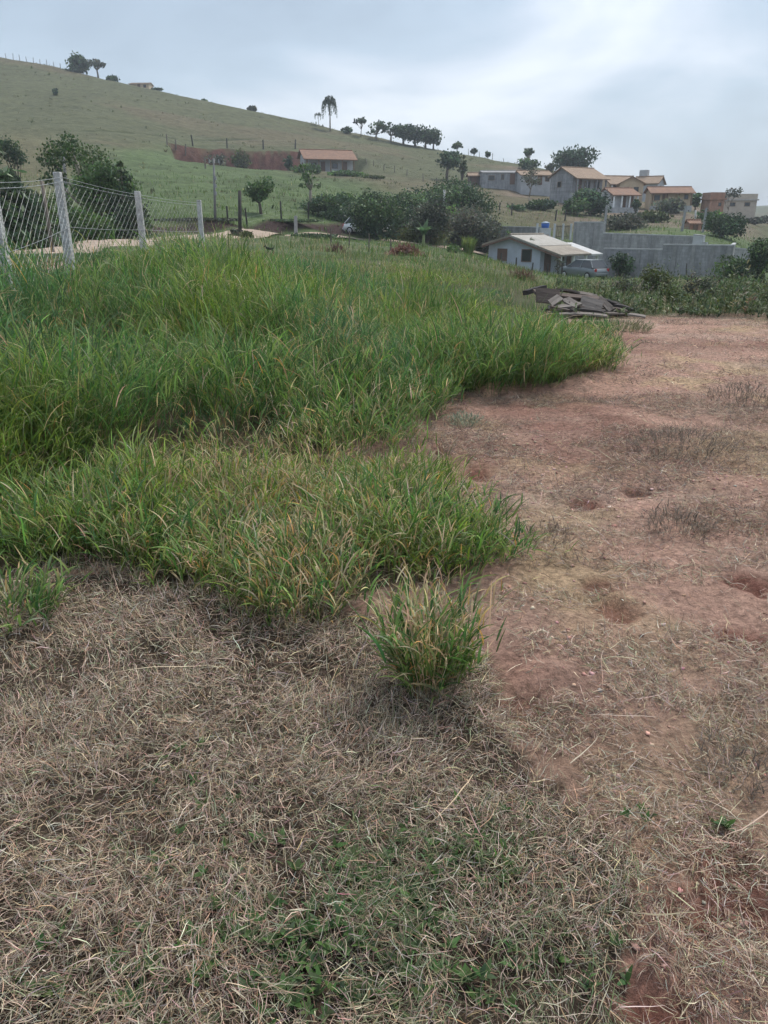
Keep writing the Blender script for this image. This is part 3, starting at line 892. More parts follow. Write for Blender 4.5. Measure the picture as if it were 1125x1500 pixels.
tuft('grass_tussock', 'separate bright green tussock with straw coloured tips, nearest in the dry grass', 'grass tussock', 630, 1012, .085, 105, .32, .20, .52, .0100, 7, ll=(.14, .27), curl=(.3, 1.5), straw=90)
tuft('grass_tussock', 'straw and green tussock bulging out of the front edge of the tall grass', 'grass tussock', 440, 880, .24, 170, .29, .42, .85, .0085, 6, straw=60)
tuft('grass_tussock', 'low deep green tussock reaching furthest onto the bare soil', 'grass tussock', 672, 812, .25, 150, .25, .14, 1.0, .0085, 6)
tuft('grass_tussock', 'small green tussock at the left edge just in front of the tall grass', 'grass tussock', 14, 915, .14, 80, .22, .15, .95, .010, 6)
tuft('grass_tussock', 'broad dark green tussock leaning over the soil hollow beside the weed spike', 'grass tussock', 712, 560, .62, 520, .60, .08, .80, .011, 6, ll=(.15, .34))
tuft('grass_tussock', 'olive green tussock furthest right at the end of the tall grass', 'grass tussock', 850, 540, .42, 260, .33, .30, .8, .012, 6)
tuft('grass_tussock', 'mid green tussock bending over the small bare patch in the tall grass', 'grass tussock', 520, 640, .46, 300, .38, .18, .85, .010, 6, ll=(.13, .28))
for px_, py_, r_, n_, l_, d_, lb_ in (
        (640, 570, .40, 330, .52, .06, 'rounded deep green mound of grass right behind the green weed spike'),
        (785, 556, .45, 330, .46, .14, 'rounded grass mound between the broad dark one and the olive one'),
        (596, 606, .30, 240, .36, .14, 'grass mound overhanging the left side of the bare soil hollow'),
        (90, 806, .20, 190, .32, .14, 'bright grass mound at the front edge above the small left tussock'),
        (215, 812, .19, 170, .29, .28, 'grass mound in the middle of the straight front edge, half green and half straw'),
        (325, 840, .18, 160, .27, .36, 'strawy grass mound stepping forward left of the biggest front tussock'),
        (560, 800, .24, 210, .32, .26, 'grass mound above the tussock with straw coloured tips'),
        (480, 600, .42, 300, .50, .10, 'high green mound of grass above the small bare patch'),
        (330, 600, .44, 300, .60, .08, 'tall dense mound of grass in the middle of the left field'),
        (120, 640, .42, 320, .66, .05, 'tall dark bluish mound of grass at the left side of the picture')):
    tuft('grass_tussock', lb_, 'grass tussock', px_, py_, r_, n_, l_, d_, .85, .0088 if py_ > 700 else .010, 6, ll=(.13, .30))
tuft('dry_grass_tuft', 'grey brown dry tuft lying alone in the middle of the red soil', 'dry tuft', 992, 775, .17, 130, .085, 1., 1.2, .005, 4, ll=(.06, .13), cols=(.19, .155, .125))
tuft('dry_grass_tuft', 'widest dark dry tuft on the soil, below the grey patch', 'dry tuft', 1000, 658, .36, 190, .10, 1., 1.2, .006, 4, ll=(.06, .14), cols=(.18, .148, .12))
tuft('dry_grass_tuft', 'dark dry tuft at the right edge of the red soil', 'dry tuft', 1095, 588, .36, 190, .12, 1., 1.2, .007, 4, ll=(.07, .14), cols=(.17, .14, .115))
tuft('dry_grass_tuft', 'pale grey green tuft on the soil below the green weed spike', 'dry tuft', 682, 622, .13, 90, .09, .6, 1.1, .007, 5, ll=(.05, .1), cols=(.27, .30, .22))
tuft('dry_grass_tuft', 'greenish grey tuft on the soil right of the tall grass end', 'dry tuft', 912, 485, .40, 220, .16, .6, 1.0, .011, 5, ll=(.08, .18), cols=(.20, .20, .12))
tuft('dry_grass_tuft', 'brown dry tuft on the soil right of the low deep green tussock', 'dry tuft', 800, 790, .12, 80, .06, 1., 1.3, .0045, 4, ll=(.05, .11), cols=(.2, .155, .12))
tuft('dry_grass_tuft', 'dark grey tuft lowest on the right edge of the soil', 'dry tuft', 1085, 1130, .12, 100, .06, 1., 1.3, .0035, 4, ll=(.05, .1), cols=(.18, .15, .125))
tuft('grass_sprout', 'bright green sprout with one orange dead leaf in the near thatch', 'grass sprout', 735, 1278, .02, 9, .06, .05, .6, .006, 4, ll=(.04, .07))


def weed_spike():
    g = gp(657, 563, 3)
    t = thing('weed_spike', 'single upright pale green leafy spike at the foot of the dark tussock', 'weed', g)
    MB().tube([(0, 0, 0), (.01, 0, .2), (0, .01, .42)], [.006, .005, .003], 5).build('stem', mat('weed_stem', (.18, .24, .10)), t)
    n = 90; s = rng.random(n) ** .8
    c = jit((.24, .34, .13), n, .15)
    v, q, cc, _ = blades(np.stack([0 * s, 0 * s, .05 + .38 * s], 1), rng.uniform(0, 6.28, n), rng.uniform(.5, 1.1, n), rng.uniform(0, .6, n), .075 * (1.1 - .7 * s), np.full(n, .016), c, c, 3)
    npmesh('leaves', v, q, LEAF_GRASS, t, cc)


weed_spike()


# ------------------------------------------------------------------ woody plants
def leafcloud(blobs, leaf, dens, cols, long=1.0, shell=.5, updown=.0):
    """leaf faces spread through ellipsoidal clumps; blobs = (x, y, z, rx, ry, rz)"""
    Vs = []; Cs = []
    for (x, y, z, rx, ry, rz) in blobs:
        area = 4 * math.pi * ((rx * ry + rx * rz + ry * rz) / 3)
        n = max(12, int(dens * area / (leaf * leaf * long)))
        d = rng.normal(0, 1, (n, 3)); d /= np.linalg.norm(d, axis=1)[:, None]
        rr = (shell + (1 - shell) * rng.random(n) ** .6) * (1 + .22 * rng.normal(0, 1, n))
        p = d * rr[:, None] * np.array([rx, ry, rz]) + np.array([x, y, z])
        a = rng.normal(0, 1, (n, 3)) + np.array([0, 0, updown]); a /= np.linalg.norm(a, axis=1)[:, None]
        b = np.cross(a, rng.normal(0, 1, (n, 3))); b /= np.linalg.norm(b, axis=1)[:, None]
        s = leaf * rng.uniform(.55, 1.35, n)
        a = a * (s * .5 * long)[:, None]; b = b * (s * .36)[:, None]
        Vs.append(np.stack([p - a, p + b - a * .1, p + a, p - b - a * .1], 1).reshape(-1, 3))
        bc = np.array(cols[rng.integers(len(cols))]) * math.exp(rng.normal(.08, .28))
        Cs.append(np.repeat(jit(bc, n, .22), 4, 0))
    V = np.concatenate(Vs); C = np.concatenate(Cs)
    return V, np.arange(len(V)).reshape(-1, 4), C


BARK = mat('bark', (.13, .105, .085), .95, .5, 8, .6, 14)
BARKP = mat('pale_bark', (.25, .22, .18), .95, .4, 8, .5, 14)
LG = {'mid': [(.058, .098, .036), (.074, .12, .042), (.052, .086, .038)], 'dark': [(.048, .078, .040), (.063, .095, .043), (.042, .068, .041)], 'light': [(.09, .145, .045), (.075, .125, .04)],
      'grey': [(.075, .085, .06), (.09, .09, .065), (.06, .07, .05)], 'olive': [(.075, .09, .035), (.06, .08, .03)]}


def tree(name, label, px, top, wid, Y, style='round', col='mid', base=None, group=None, leaf=None, dens=None, cat='tree', trunk=.38, dens_k=1.0):
    g = gY(px, Y) if base is None else Vector((at(px, base, Y).x, Y, at(px, base, Y).z))
    h = at(px, top, Y).z - g.z; w = wid * Y * CP / F
    t = thing(name, label, cat, g, 0, group)
    leaf = leaf or max(.09, Y * (.0029 if 60 < Y < 100 else .0036)); cols = LG[col]
    tb = MB(); blobs = []
    if style in ('round', 'bush', 'sparse', 'flat'):
        lo = {'bush': 0., 'round': trunk * .75, 'sparse': trunk}.get(style, 0.); cz = h * (1 + lo) / 2; rz = h * (1 - lo) / 2
        if style == 'flat': cz, rz = h * .86, h * .14
        nb = {'round': 20, 'bush': 14, 'sparse': 15, 'flat': 11}[style]
        k = {'round': .30, 'bush': .34, 'sparse': .20, 'flat': .22}[style]
        for i in range(nb):
            a = random.uniform(0, 6.28); u = random.uniform(-.85, 1)
            q = math.sqrt(max(0, 1 - u * u)); s = random.uniform(.35, .95) * (1 if style == 'flat' else .72 + .5 * float(vnoise(a * 1.1 + px * .37, u * 1.3 + top * .21, 97)))
            r = w * k * random.uniform(.42, 1.15)
            zf = {'flat': .10 * h, 'sparse': r * .6}.get(style, r * random.uniform(.6, .9))
            blobs.append((math.cos(a) * q * s * w / 2, math.sin(a) * q * s * w / 2, max(cz + u * s * rz, .2 * r), r, r, min(zf, rz * .75)))
        if style in ('round', 'bush', 'sparse', 'flat'):
            kz = h * .97 / max(b[2] + b[5] for b in blobs); kx = w * .5 / np.percentile([math.hypot(b[0], b[1]) + b[3] * .9 for b in blobs], 85); kx = min(max(kx, 1.), 1.5)
            blobs = [(b[0] * kx, b[1] * kx, b[2] * kz, b[3] * kx, b[4] * kx, b[5] * max(kz, 1)) for b in blobs]
        r0 = max(.05, min(.03 * h + .02 * w, .4)) * (.5 if style == 'flat' else 1)
        bend = random.uniform(-.04, .04) * h
        hub = Vector((bend, 0, h * trunk))
        if style != 'bush':
            tb.tube([(0, 0, -.3), (bend * .4, .0, h * trunk * .5), hub], [r0 * 1.25, r0, r0 * .8], 7)
        for b in blobs[:13]:
            e = Vector(b[:3]); m = (hub if style != 'bush' else Vector((0, 0, 0))).lerp(e, .5) + Vector((0, 0, -.03 * h))
            tb.tube([hub if style != 'bush' else (0, 0, -.1), m, e], [r0 * .55, r0 * .32, r0 * .1], 5)
        dd = {'round': 1.5, 'bush': 1.5, 'sparse': .75, 'flat': 1.2}[style]
        if style in ('round', 'bush'): blobs.append((0, 0, cz, w * .30, w * .30, rz * .7))
        v, q, c = leafcloud(blobs, leaf, (dens or dd) * dens_k, cols)
    elif style == 'conifer':
        tb.tube([(0, 0, -.3), (0, 0, h * .97)], [.028 * h, .006 * h], 7)
        nt_ = 11
        for i in range(nt_):
            f = i / (nt_ - 1); zz = h * (.12 + .83 * f); rr = w / 2 * (1 - f) ** .75 + .1
            for k in range(max(3, int(7 * (1 - f) + 2))):
                a = random.uniform(0, 6.28); e = Vector((math.cos(a) * rr * .7, math.sin(a) * rr * .7, zz - rr * .12))
                s = rr * .42 + .12
                blobs.append((e.x, e.y, e.z, s, s, s * .42))
                if k % 2 == 0: tb.tube([(0, 0, zz), e], [.008 * h, .003 * h], 4)
        v, q, c = leafcloud(blobs, leaf, dens or 1.0, cols, long=2.2, shell=.3)
    elif style == 'bare':
        def grow(p, d, L, r, lev):
            e = p + d * L
            tb.tube([p, p.lerp(e, .5) + Vector((random.gauss(0, .05), random.gauss(0, .05), 0)) * L, e], [r, r * .8, r * .6], 5 if lev < 2 else 4)
            if lev >= 4:
                if random.random() < .65: blobs.append((e.x, e.y, e.z, .07 * w + .1, .07 * w + .1, .05 * w + .1))
                return
            for _ in range(3 if lev < 3 else 2):
                nd = (d + Vector((random.gauss(0, .55), random.gauss(0, .55), random.gauss(.08, .25)))).normalized()
                grow(e, nd, L * random.uniform(.6, .85), r * .58, lev + 1)
        grow(Vector((0, 0, -.2)), Vector((0, 0, 1)), h * .30, .022 * h, 0)
        v, q, c = leafcloud(blobs, leaf, dens or .5, cols)
    if tb.v: tb.build('trunk' if style != 'bush' else 'stems', BARKP if style in ('sparse', 'bare') else BARK, t, True)
    npmesh('crown' if style != 'bush' else 'foliage', v, q, LEAF_TREE, t, c)
    return t


def palm(label, px, top, wid, Y, trunk_f=.62, nf=24):
    g = gY(px, Y); h = at(px, top, Y).z - g.z; w = wid * Y * CP / F
    t = thing('palm_tree', label, 'palm tree', g)
    MB().tube([(0, 0, -.3), (.05, 0, h * .4), (0, 0, h * .78)], [.024 * h, .018 * h, .014 * h], 8).build('trunk', BARKP, t, True)
    n = nf; az = np.arange(n) * 2.4 + rng.normal(0, .2, n)
    f = np.linspace(0, 1, n); M = 14; tt = np.linspace(0, 1, M + 1)
    reach = w * .5 * (.35 + .65 * f ** .6) * rng.uniform(.85, 1.1, n); up = h * .24 * (1 - .7 * f); drop = h * (.12 + .34 * f) * rng.uniform(.85, 1.1, n)
    P = np.zeros((n, M + 1, 3))
    rad_ = reach[:, None] * (1 - (1 - tt[None]) ** 2.3)
    P[..., 0] = rad_ * np.cos(az)[:, None]; P[..., 1] = rad_ * np.sin(az)[:, None]
    P[..., 2] = h * .77 + up[:, None] * np.sin(np.minimum(tt[None] * 2.6, 3.14)) - drop[:, None] * tt[None] ** 1.9
    wd = np.stack([-np.sin(az), np.cos(az), 0 * az], 1)[:, None, :] * .012 * h * .5
    V_ = np.stack([P - wd, P + wd], 2).reshape(-1, 3)
    o_ = np.arange(n)[:, None] * 2 * (M + 1) + 2 * np.arange(M)[None]
    Q0 = np.stack([o_, o_ + 1, o_ + 3, o_ + 2], -1).reshape(-1, 4)
    pts = [(V_, Q0, np.tile([.05, .075, .03], (len(V_), 1)))]
    for k in range(1, M + 1):
        for s_ in (-1, 1):
            for _ in range(3):
                b = P[:, k - 1] + (P[:, k] - P[:, k - 1]) * rng.random((n, 1))
                lc = jit((.042, .07, .032), n, .25)
                pts.append(blades(b, az + s_ * rng.uniform(.9, 1.5, n), rng.uniform(1.6, 2.3, n), rng.uniform(.3, .8, n), .085 * h * (1.1 - .5 * k / M) * np.ones(n), np.full(n, .017 * h), lc, lc, 2)[:3])
    V, Q_, C = join(pts)
    npmesh('fronds', V, Q_, LEAF_TREE, t, C)


RIDGE = 'trees along the hilltop'
# hilltop, left to right
tree('tree', 'tallest dense dark tree of the pair standing on the left hilltop', 147, 77, 27, 250, 'round', 'dark', trunk=.3)
tree('tree', 'thin airy pale tree right of the tallest one on the left hilltop', 171, 85, 24, 250, 'sparse', 'grey')
tree('bush', 'low dark bush at the foot of the pair of trees on the left hilltop', 141, 100, 26, 249, 'bush', 'dark', cat='bush')
tree('bush', 'small dark bush left of the pair of trees on the left hilltop', 127, 104, 11, 249, 'bush', 'dark', cat='bush')
tree('bush', 'dark bush beside the small pale house on the left hilltop', 190, 111, 17, 249, 'bush', 'dark', cat='bush')
tree('bush', 'lone small dark shrub on the open slope below the hilltop fence', 109, 129, 6, 205, 'bush', 'dark', cat='bush')
tree('tree', 'short flat tree where the hilltop starts falling, right of the small pale house', 249, 130, 14, 243, 'flat', 'dark')
tree('tree', 'low grey round tree on the skyline between the flat tree and the palm', 379, 155, 13, 240, 'round', 'grey', trunk=.2)
tree('bush', 'tiny dark shrub on the skyline left of the grey round tree', 314, 146, 6, 240, 'bush', 'dark', cat='bush')
palm('tall feathery palm with drooping fronds standing on the skyline', 487, 138, 23, 228)
palm('small short palm beside the tall skyline palm', 471, 164, 15, 232, nf=14)
tree('tree', 'open spreading tree with bare trunk at the left end of the skyline row', 530, 172, 19, 226, 'flat', 'dark')
for i, (px, tp, w, st, lb) in enumerate([(551, 177, 30, 'sparse', 'second tree of the skyline row, just right of the spreading one'), (572, 178, 28, 'sparse', 'thin greyish third tree of the skyline row'), (590, 180, 30, 'round', 'fourth tree of the skyline row, in its middle'),
                                         (606, 180, 30, 'round', 'dense tree right of the middle of the skyline row'), (621, 183, 28, 'round', 'dense dark tree second from the right end of the skyline row'), (632, 189, 22, 'round', 'lowest drooping dark tree closing the right end of the skyline row')]):
    tree('tree', lb, px, tp, w, 226, st, 'dark', group=RIDGE, trunk=.28, dens_k=.75 if st == 'round' else 1.3)
tree('bush', 'dark low bush on the skyline between the palm and the tree row', 511, 185, 12, 228, 'bush', 'dark', cat='bush')
tree('tree', 'lone dark round tree with a short trunk on the open slope below the skyline row', 652, 218, 33, 158, 'round', 'dark', trunk=.45)
tree('bush', 'pale green shrub touching the lone dark round tree on the slope', 674, 226, 16, 160, 'bush', 'olive', cat='bush', dens_k=.5)
tree('tree', 'small split crowned tree on the skyline above the lone round tree', 666, 207, 15, 224, 'sparse', 'dark')
tree('tree', 'tiny tree on the skyline fence between split crowned tree and the village', 690, 216, 7, 223, 'round', 'dark')
tree('tree', 'tiniest skyline tree nearest the village', 710, 222, 6, 222, 'round', 'dark')
tree('tree', 'slender two tiered tree rising behind the grey block house', 768, 216, 15, 205, 'sparse', 'dark', dens_k=1.6)
tree('bush', 'round bushy crown at the foot of the slender two tiered tree', 768, 231, 24, 200, 'bush', 'dark', cat='bush')
tree('tree', 'large dark tree on the skyline behind the orange roofed block building', 832, 214, 52, 195, 'round', 'dark', trunk=.3)
tree('bush', 'feathery small tree left of the large skyline tree', 797, 236, 16, 195, 'bush', 'grey', cat='bush', dens_k=.5)

# slope and roadside trees
tree('pine_tree', 'tall dark pine at the left edge behind the chain link fence', 8, 198, 112, 27, 'conifer', 'dark', leaf=.14, dens=1.3)
tree('pine_tree', 'shorter dark pine next to the one at the left edge', 34, 255, 84, 30, 'conifer', 'dark', leaf=.14, dens=1.3)
tree('pine_tree', 'low bluish pine behind the second fence post', 68, 284, 64, 31, 'conifer', 'mid', leaf=.14, dens=1.2)
tree('tree', 'flat topped thin tree between the pines and the feathery tree', 38, 196, 46, 62, 'flat', 'dark')
tree('tree', 'large feathery light green tree behind the second fence post', 140, 190, 118, 46, 'sparse', 'mid', leaf=.16, dens_k=1.8, trunk=.2)
tree('tree', 'dense dark lower crown in front of the feathery tree', 155, 230, 76, 43, 'round', 'mid', leaf=.15, trunk=.12)
tree('pine_tree', 'small dark pine right of the feathery tree behind the third fence post', 187, 234, 62, 40, 'conifer', 'dark', leaf=.15, dens=1.3)
tree('bush', 'dark green bush under the feathery tree beside the road', 120, 300, 90, 36, 'bush', 'mid', leaf=.15, cat='bush')
tree('bush', 'dark bush behind the mesh left of the third fence post', 185, 290, 55, 37, 'bush', 'dark', leaf=.15, cat='bush')
tree('bush', 'pale rough bush at the roadside left of the second fence post', 40, 325, 80, 28, 'bush', 'grey', leaf=.12, cat='bush')
tree('tree', 'small upright tree standing alone on the green slope', 384, 258, 36, 66, 'round', 'mid', trunk=.3)
tree('tree', 'thin straggly tree left of the roadside grove', 456, 238, 32, 80, 'sparse', 'mid', dens_k=1.3, trunk=.4)
tree('tree', 'dark rounded tree with forked trunk at the left end of the roadside grove', 478, 285, 56, 74, 'round', 'dark', trunk=.3)
tree('tree', 'broad mid green tree shading the white parked car', 549, 278, 88, 66.0, 'round', 'dark', trunk=.30)
tree('tree', 'mid green tree filling the grove right of the broad one', 597, 280, 74, 80, 'round', 'dark', trunk=.12)
tree('tree', 'largest dark dome shaped tree of the roadside grove', 662, 263, 100, 92, 'round', 'dark', trunk=.25)
tree('tree', 'soft grey green tree linking the broad tree and the dome shaped one', 624, 288, 60, 70, 'round', 'grey', trunk=.1)
tree('bush', 'olive undergrowth at the foot of the grove beside the road', 612, 330, 80, 72, 'bush', 'olive', cat='bush')
tree('bush', 'dark undergrowth on the earth bank left of the forked tree', 425, 322, 70, 65, 'bush', 'dark', cat='bush')
tree('bush', 'brownish scrub trailing over the earth bank at the roadside', 300, 322, 90, 57, 'bush', 'grey', cat='bush', dens_k=.7)
tree('bush', 'dark shrub filling the gap under the left half of the grove', 505, 306, 50, 73, 'bush', 'dark', cat='bush')
tree('bush', 'mid green shrub below the dome shaped tree behind the banana plant', 634, 300, 56, 83, 'bush', 'mid', cat='bush')
tree('tree', 'thin pale stemmed tree rising between the forked tree and the broad one', 512, 280, 34, 86, 'sparse', 'mid', dens_k=1.6, trunk=.3)
tree('bush', 'loose tall weedy shrub before the front block wall', 968, 386, 52, 27, 'bush', 'olive', cat='bush', leaf=.075, dens_k=.35)
tree('bush', 'greyish weedy shrub in the right hand weeds', 1035, 398, 60, 23, 'bush', 'grey', cat='bush', leaf=.07, dens_k=.35)
tree('bush', 'low light weedy shrub at the near edge of the weeds', 1000, 418, 48, 19, 'bush', 'olive', cat='bush', leaf=.06, dens_k=.35)
tree('bush', 'dull green weedy shrub between the lumber heap and the tall one', 925, 402, 40, 26, 'bush', 'grey', cat='bush', leaf=.07, dens_k=.3)
tree('bush', 'weedy shrub at the right edge in front of the large dark bush', 1105, 402, 56, 22, 'bush', 'mid', cat='bush', leaf=.07, dens_k=.35)
tree('bush', 'yellowish green rounded bush below the dark dome shaped tree', 655, 302, 44, 82, 'bush', 'light', cat='bush')
tree('tree', 'greyish purple dull tree between the grove and the white house', 694, 302, 84, 76, 'round', 'grey', trunk=.12)
tree('bush', 'dull brown shrub mass under the grove right of the white parked car', 588, 318, 70, 74, 'bush', 'grey', cat='bush')
tree('bush', 'pale leafy shrub left of the white house', 712, 335, 40, 74, 'bush', 'grey', cat='bush', dens_k=.6)
tree('bush', 'bright low green bush in front of the greyish tree', 664, 358, 22, 58, 'bush', 'light', cat='bush')
tree('bush', 'dark spreading shrub in the field left of the white parked car', 455, 342, 62, 56, 'bush', 'dark', cat='bush')
tree('bush', 'small dark shrub beside the dark wooden pole', 345, 336, 20, 50, 'bush', 'grey', cat='bush')
tree('bush', 'reddish tan shrub right of the dark wooden pole', 362, 338, 18, 49, 'bush', 'olive', cat='bush')
tree('bush', 'low dark green shrub left of the spreading dark shrub', 400, 345, 34, 56, 'bush', 'olive', cat='bush')
tree('bush', 'dark shrub at the left end of the farmhouse on the hill terrace', 427, 227, 11, 161, 'bush', 'dark', cat='bush')
tree('bush', 'grey green bush in the middle of the red earth cut', 358, 218, 26, 168, 'bush', 'olive', cat='bush')
tree('bush', 'pale scrub at the left foot of the red earth cut', 328, 224, 24, 160, 'bush', 'grey', cat='bush', dens_k=.6)
tree('bush', 'dark green shrub on the bank below the farmhouse', 455, 240, 30, 150, 'bush', 'mid', cat='bush')
tree('bush', 'wide green shrub bank right below the farmhouse', 505, 250, 46, 148, 'bush', 'mid', cat='bush')
tree('bush', 'green shrub on the slope right of the farmhouse bank', 545, 258, 34, 146, 'bush', 'olive', cat='bush')

# around the village
tree('tree', 'bare twiggy brown tree in front of the grey block house', 772, 245, 64, 122, 'bare', 'grey', leaf=.3, dens=.35)
tree('bush', 'dark shrubs below the bare twiggy tree', 785, 292, 40, 118, 'bush', 'dark', cat='bush')
tree('bush', 'dark low shrub left of the bare twiggy tree', 755, 300, 28, 116, 'bush', 'mid', cat='bush')
tree('tree', 'dense dark conical tree below the orange roofed block building', 862, 274, 48, 118, 'round', 'dark', trunk=.1)
tree('tree', 'dark green tree left of the dense conical one', 838, 288, 36, 116, 'round', 'mid', trunk=.2)
tree('bush', 'brown grey scrub behind the upper block wall', 918, 312, 62, 98, 'bush', 'grey', cat='bush', dens_k=.7)
tree('bush', 'green scrub on the bank below the long roofed house', 952, 308, 46, 110, 'bush', 'olive', cat='bush', dens_k=.7)
tree('bush', 'small dark garden tree in front of the lean-to house', 928, 291, 12, 128, 'bush', 'dark', cat='bush')
tree('bush', 'hazy green garden shrubs in front of the long roofed house', 976, 288, 40, 130, 'bush', 'grey', cat='bush', dens_k=.6)
tree('tree', 'bluish green tree between the long roofed house and the brick building', 1014, 282, 18, 140, 'round', 'mid', trunk=.2)
tree('tree', 'bare branched tree standing before the cream flat roofed building', 1062, 272, 30, 138, 'bare', 'grey', leaf=.3, dens=.2)
tree('tree', 'dense dark round tree behind the right end of the block walls', 1058, 312, 54, 88, 'round', 'dark', trunk=.15)
tree('bush', 'dark green bush above the brick hut', 1040, 308, 40, 100, 'bush', 'mid', cat='bush')
tree('tree', 'grey green far tree right of the dense dark round tree', 1098, 318, 46, 150, 'round', 'grey', trunk=.2)
tree('tree', 'greyish distant tree on the right edge of the picture', 1126, 316, 30, 170, 'round', 'grey', trunk=.2)
tree('bush', 'large dark bush at the right edge beyond the weeds', 1122, 345, 54, 48, 'bush', 'dark', cat='bush', leaf=.15)
tree('bush', 'dark green bush right of the end of the front block wall', 1088, 372, 50, 50, 'bush', 'mid', cat='bush', leaf=.16)
tree('bush', 'dark bush between the white house and the front block wall', 916, 368, 34, 60, 'bush', 'dark', cat='bush', leaf=.18)
tree('bush', 'green creeper bush sprouting against the left gable of the white house', 777, 349, 9, 69.5, 'bush', 'mid', cat='bush', base=360)
tree('bush', 'small pale shrub standing at the veranda of the white house', 824, 377, 15, 63, 'bush', 'grey', cat='bush', dens_k=.5)
tree('bush', 'light green bush behind the roof ridge of the white house', 745, 336, 14, 82, 'bush', 'light', cat='bush')


# ------------------------------------------------------------------ banana, bamboo, brush piles, weeds
def banana():
    g = gY(620, 60)
    t = thing('banana_plant', 'pale green banana plant with broad torn leaves in front of the grove', 'banana plant', g)
    h = Zat(322, 60) - g.z
    MB().tube([(0, 0, -.2), (.05, 0, h * .5)], [.16, .09], 8).build('stem', mat('banana_stem', (.22, .26, .12)), t, True)
    az = np.array([.2, 1.3, 2.4, 3.3, 4.3, 5.4, .9, 3.0]); n = len(az)
    c = jit((.095, .165, .06), n, .15)
    v, q, cc, _ = blades(np.tile([.05, 0, h * .46], (n, 1)), az, np.array([.5, .3, .55, .6, .5, .45, .15, .2]), np.array([1.5, 1.2, 1.3, 1.5, 1.4, 1.3, .6, .7]), np.full(n, h * .62), np.full(n, .5), c, c * 1.1, 8, roll=np.zeros(n))
    npmesh('leaves', v, q, LEAF_TREE, t, cc)


banana()


def reed_clump(label, px, top, wid, Y, col):
    g = gY(px, Y); h = Zat(top, Y) - g.z; w = wid * Y * CP / F
    n = 260
    r = w * .22 * np.sqrt(rng.random(n)); a = rng.uniform(0, 6.28, n)
    c = jit(col, n, .2)
    v, q, cc, _ = blades(np.stack([r * np.cos(a), r * np.sin(a), 0 * r - .1], 1), a, rng.uniform(.02, .22, n), rng.uniform(0, .7, n), h * rng.uniform(.6, 1.1, n), np.full(n, .07), c, c, 5)
    o = npmesh('cane_clump', v, q, LEAF_TREE, col=cc, loc=g)
    tag(o, label, 'cane clump')


reed_clump('yellowish green upright cane clump left of the white house', 687, 343, 24, 58, (.17, .22, .07))


def brush(name, label, px, py, wid, hpx, col, n=420):
    g = gp(px, py, 18); w = wid * g.y * CP / F; h = hpx * g.y / 1260
    x = rng.normal(0, w * .22, n); y = rng.normal(0, w * .16, n)
    x = np.clip(x, -w / 2, w / 2)
    z = h * np.exp(-(x / (w * .34)) ** 2) * rng.random(n) * .8
    c = jit(col, n, .3)
    v, q, cc, _ = blades(np.stack([x, y, z - .05], 1), rng.uniform(0, 6.28, n), rng.normal(1.2, .4, n), rng.normal(.1, .5, n), rng.uniform(.25, .75, n) * max(.6, w * .25), np.full(n, .0012 * g.y), c, c, 4, wig=.3)
    o = npmesh(name, v, q, LEAF_DRY, col=cc, loc=g)
    tag(o, label, 'brush pile')


brush('brush_pile', 'reddish brown heap of cut branches below the banana plant', 592, 375, 62, 20, (.17, .095, .075), 900)
brush('brush_pile', 'brown heap of twigs in the grass before the white house', 762, 409, 46, 11, (.15, .10, .075), 500)
brush('brush_pile', 'small dark red brush heap in the field left of the big reddish one', 492, 370, 30, 11, (.12, .07, .06), 300)


def weeds():
    """leafy waist-high weeds at the right, beyond the soil"""
    n = 5200
    x = rng.uniform(3.2, 19, n); y = 14.6 + 17 * rng.random(n) ** 1.5
    ap_ = apx_of(x, y)
    den = fbm(x * .8, y * .8, 3, 81)
    k = (ap_ > 820) & (ap_ < 1260) & (rng.random(n) < .15 + 1.0 * sm(.36, .58, den)) & (rng.random(n) < sm(800, 930, ap_ + (y - 15) * 9))
    k &= y > 15.1 + 1.2 * (fbm(x * .7, x * 0, 3, 82) - .5) * 2 - .6 * sm(960, 1100, ap_)
    x, y, ap_ = x[k], y[k], ap_[k]; n = len(x); z = H(x, y)
    hh = (.14 + .80 * sm(.36, .72, fbm(x * .7, y * .7, 4, 83)) ** 1.3) * rng.uniform(.45, 1.25, n) * (.55 + .5 * sm(860, 980, ap_))
    az = rng.uniform(0, 6.28, n); stc = jit((.14, .14, .08), n, .2)
    v, q, c, P = blades(np.stack([x, y, z], 1), az, np.abs(rng.normal(.1, .15, n)), rng.uniform(0, .5, n), hh, np.full(n, .012), stc, stc, 3)
    parts = [(v, q, c)]
    pc = jit(pick([(.07, .10, .045), (.085, .12, .05), (.11, .13, .06), (.055, .08, .042), (.19, .17, .11)], [3, 3, 2, 3, 1.2], n), n, .15)
    for kf in range(15):
        s = rng.uniform(.15, 1, n); i = np.minimum((s * 3).astype(int), 2); f = (s * 3 - i)[:, None]; r = np.arange(n)
        b = P[r, i] * (1 - f) + P[r, i + 1] * f
        lc = pc * np.exp(rng.normal(0, .2, (n, 1)))
        L = rng.uniform(.045, .12, n)
        parts.append(blades(b, rng.uniform(0, 6.28, n), rng.uniform(.4, 1.3, n), rng.uniform(0, .8, n), L, L * .34, lc, lc * 1.1, 2, tip=.25)[:3])
    V, Q_, C = join(parts)
    o = npmesh('weeds', V, Q_, LEAF_TREE, col=C)
    tag(o, 'leafy green and dry weeds between the soil and the block wall', 'weeds', kind='stuff')


weeds()


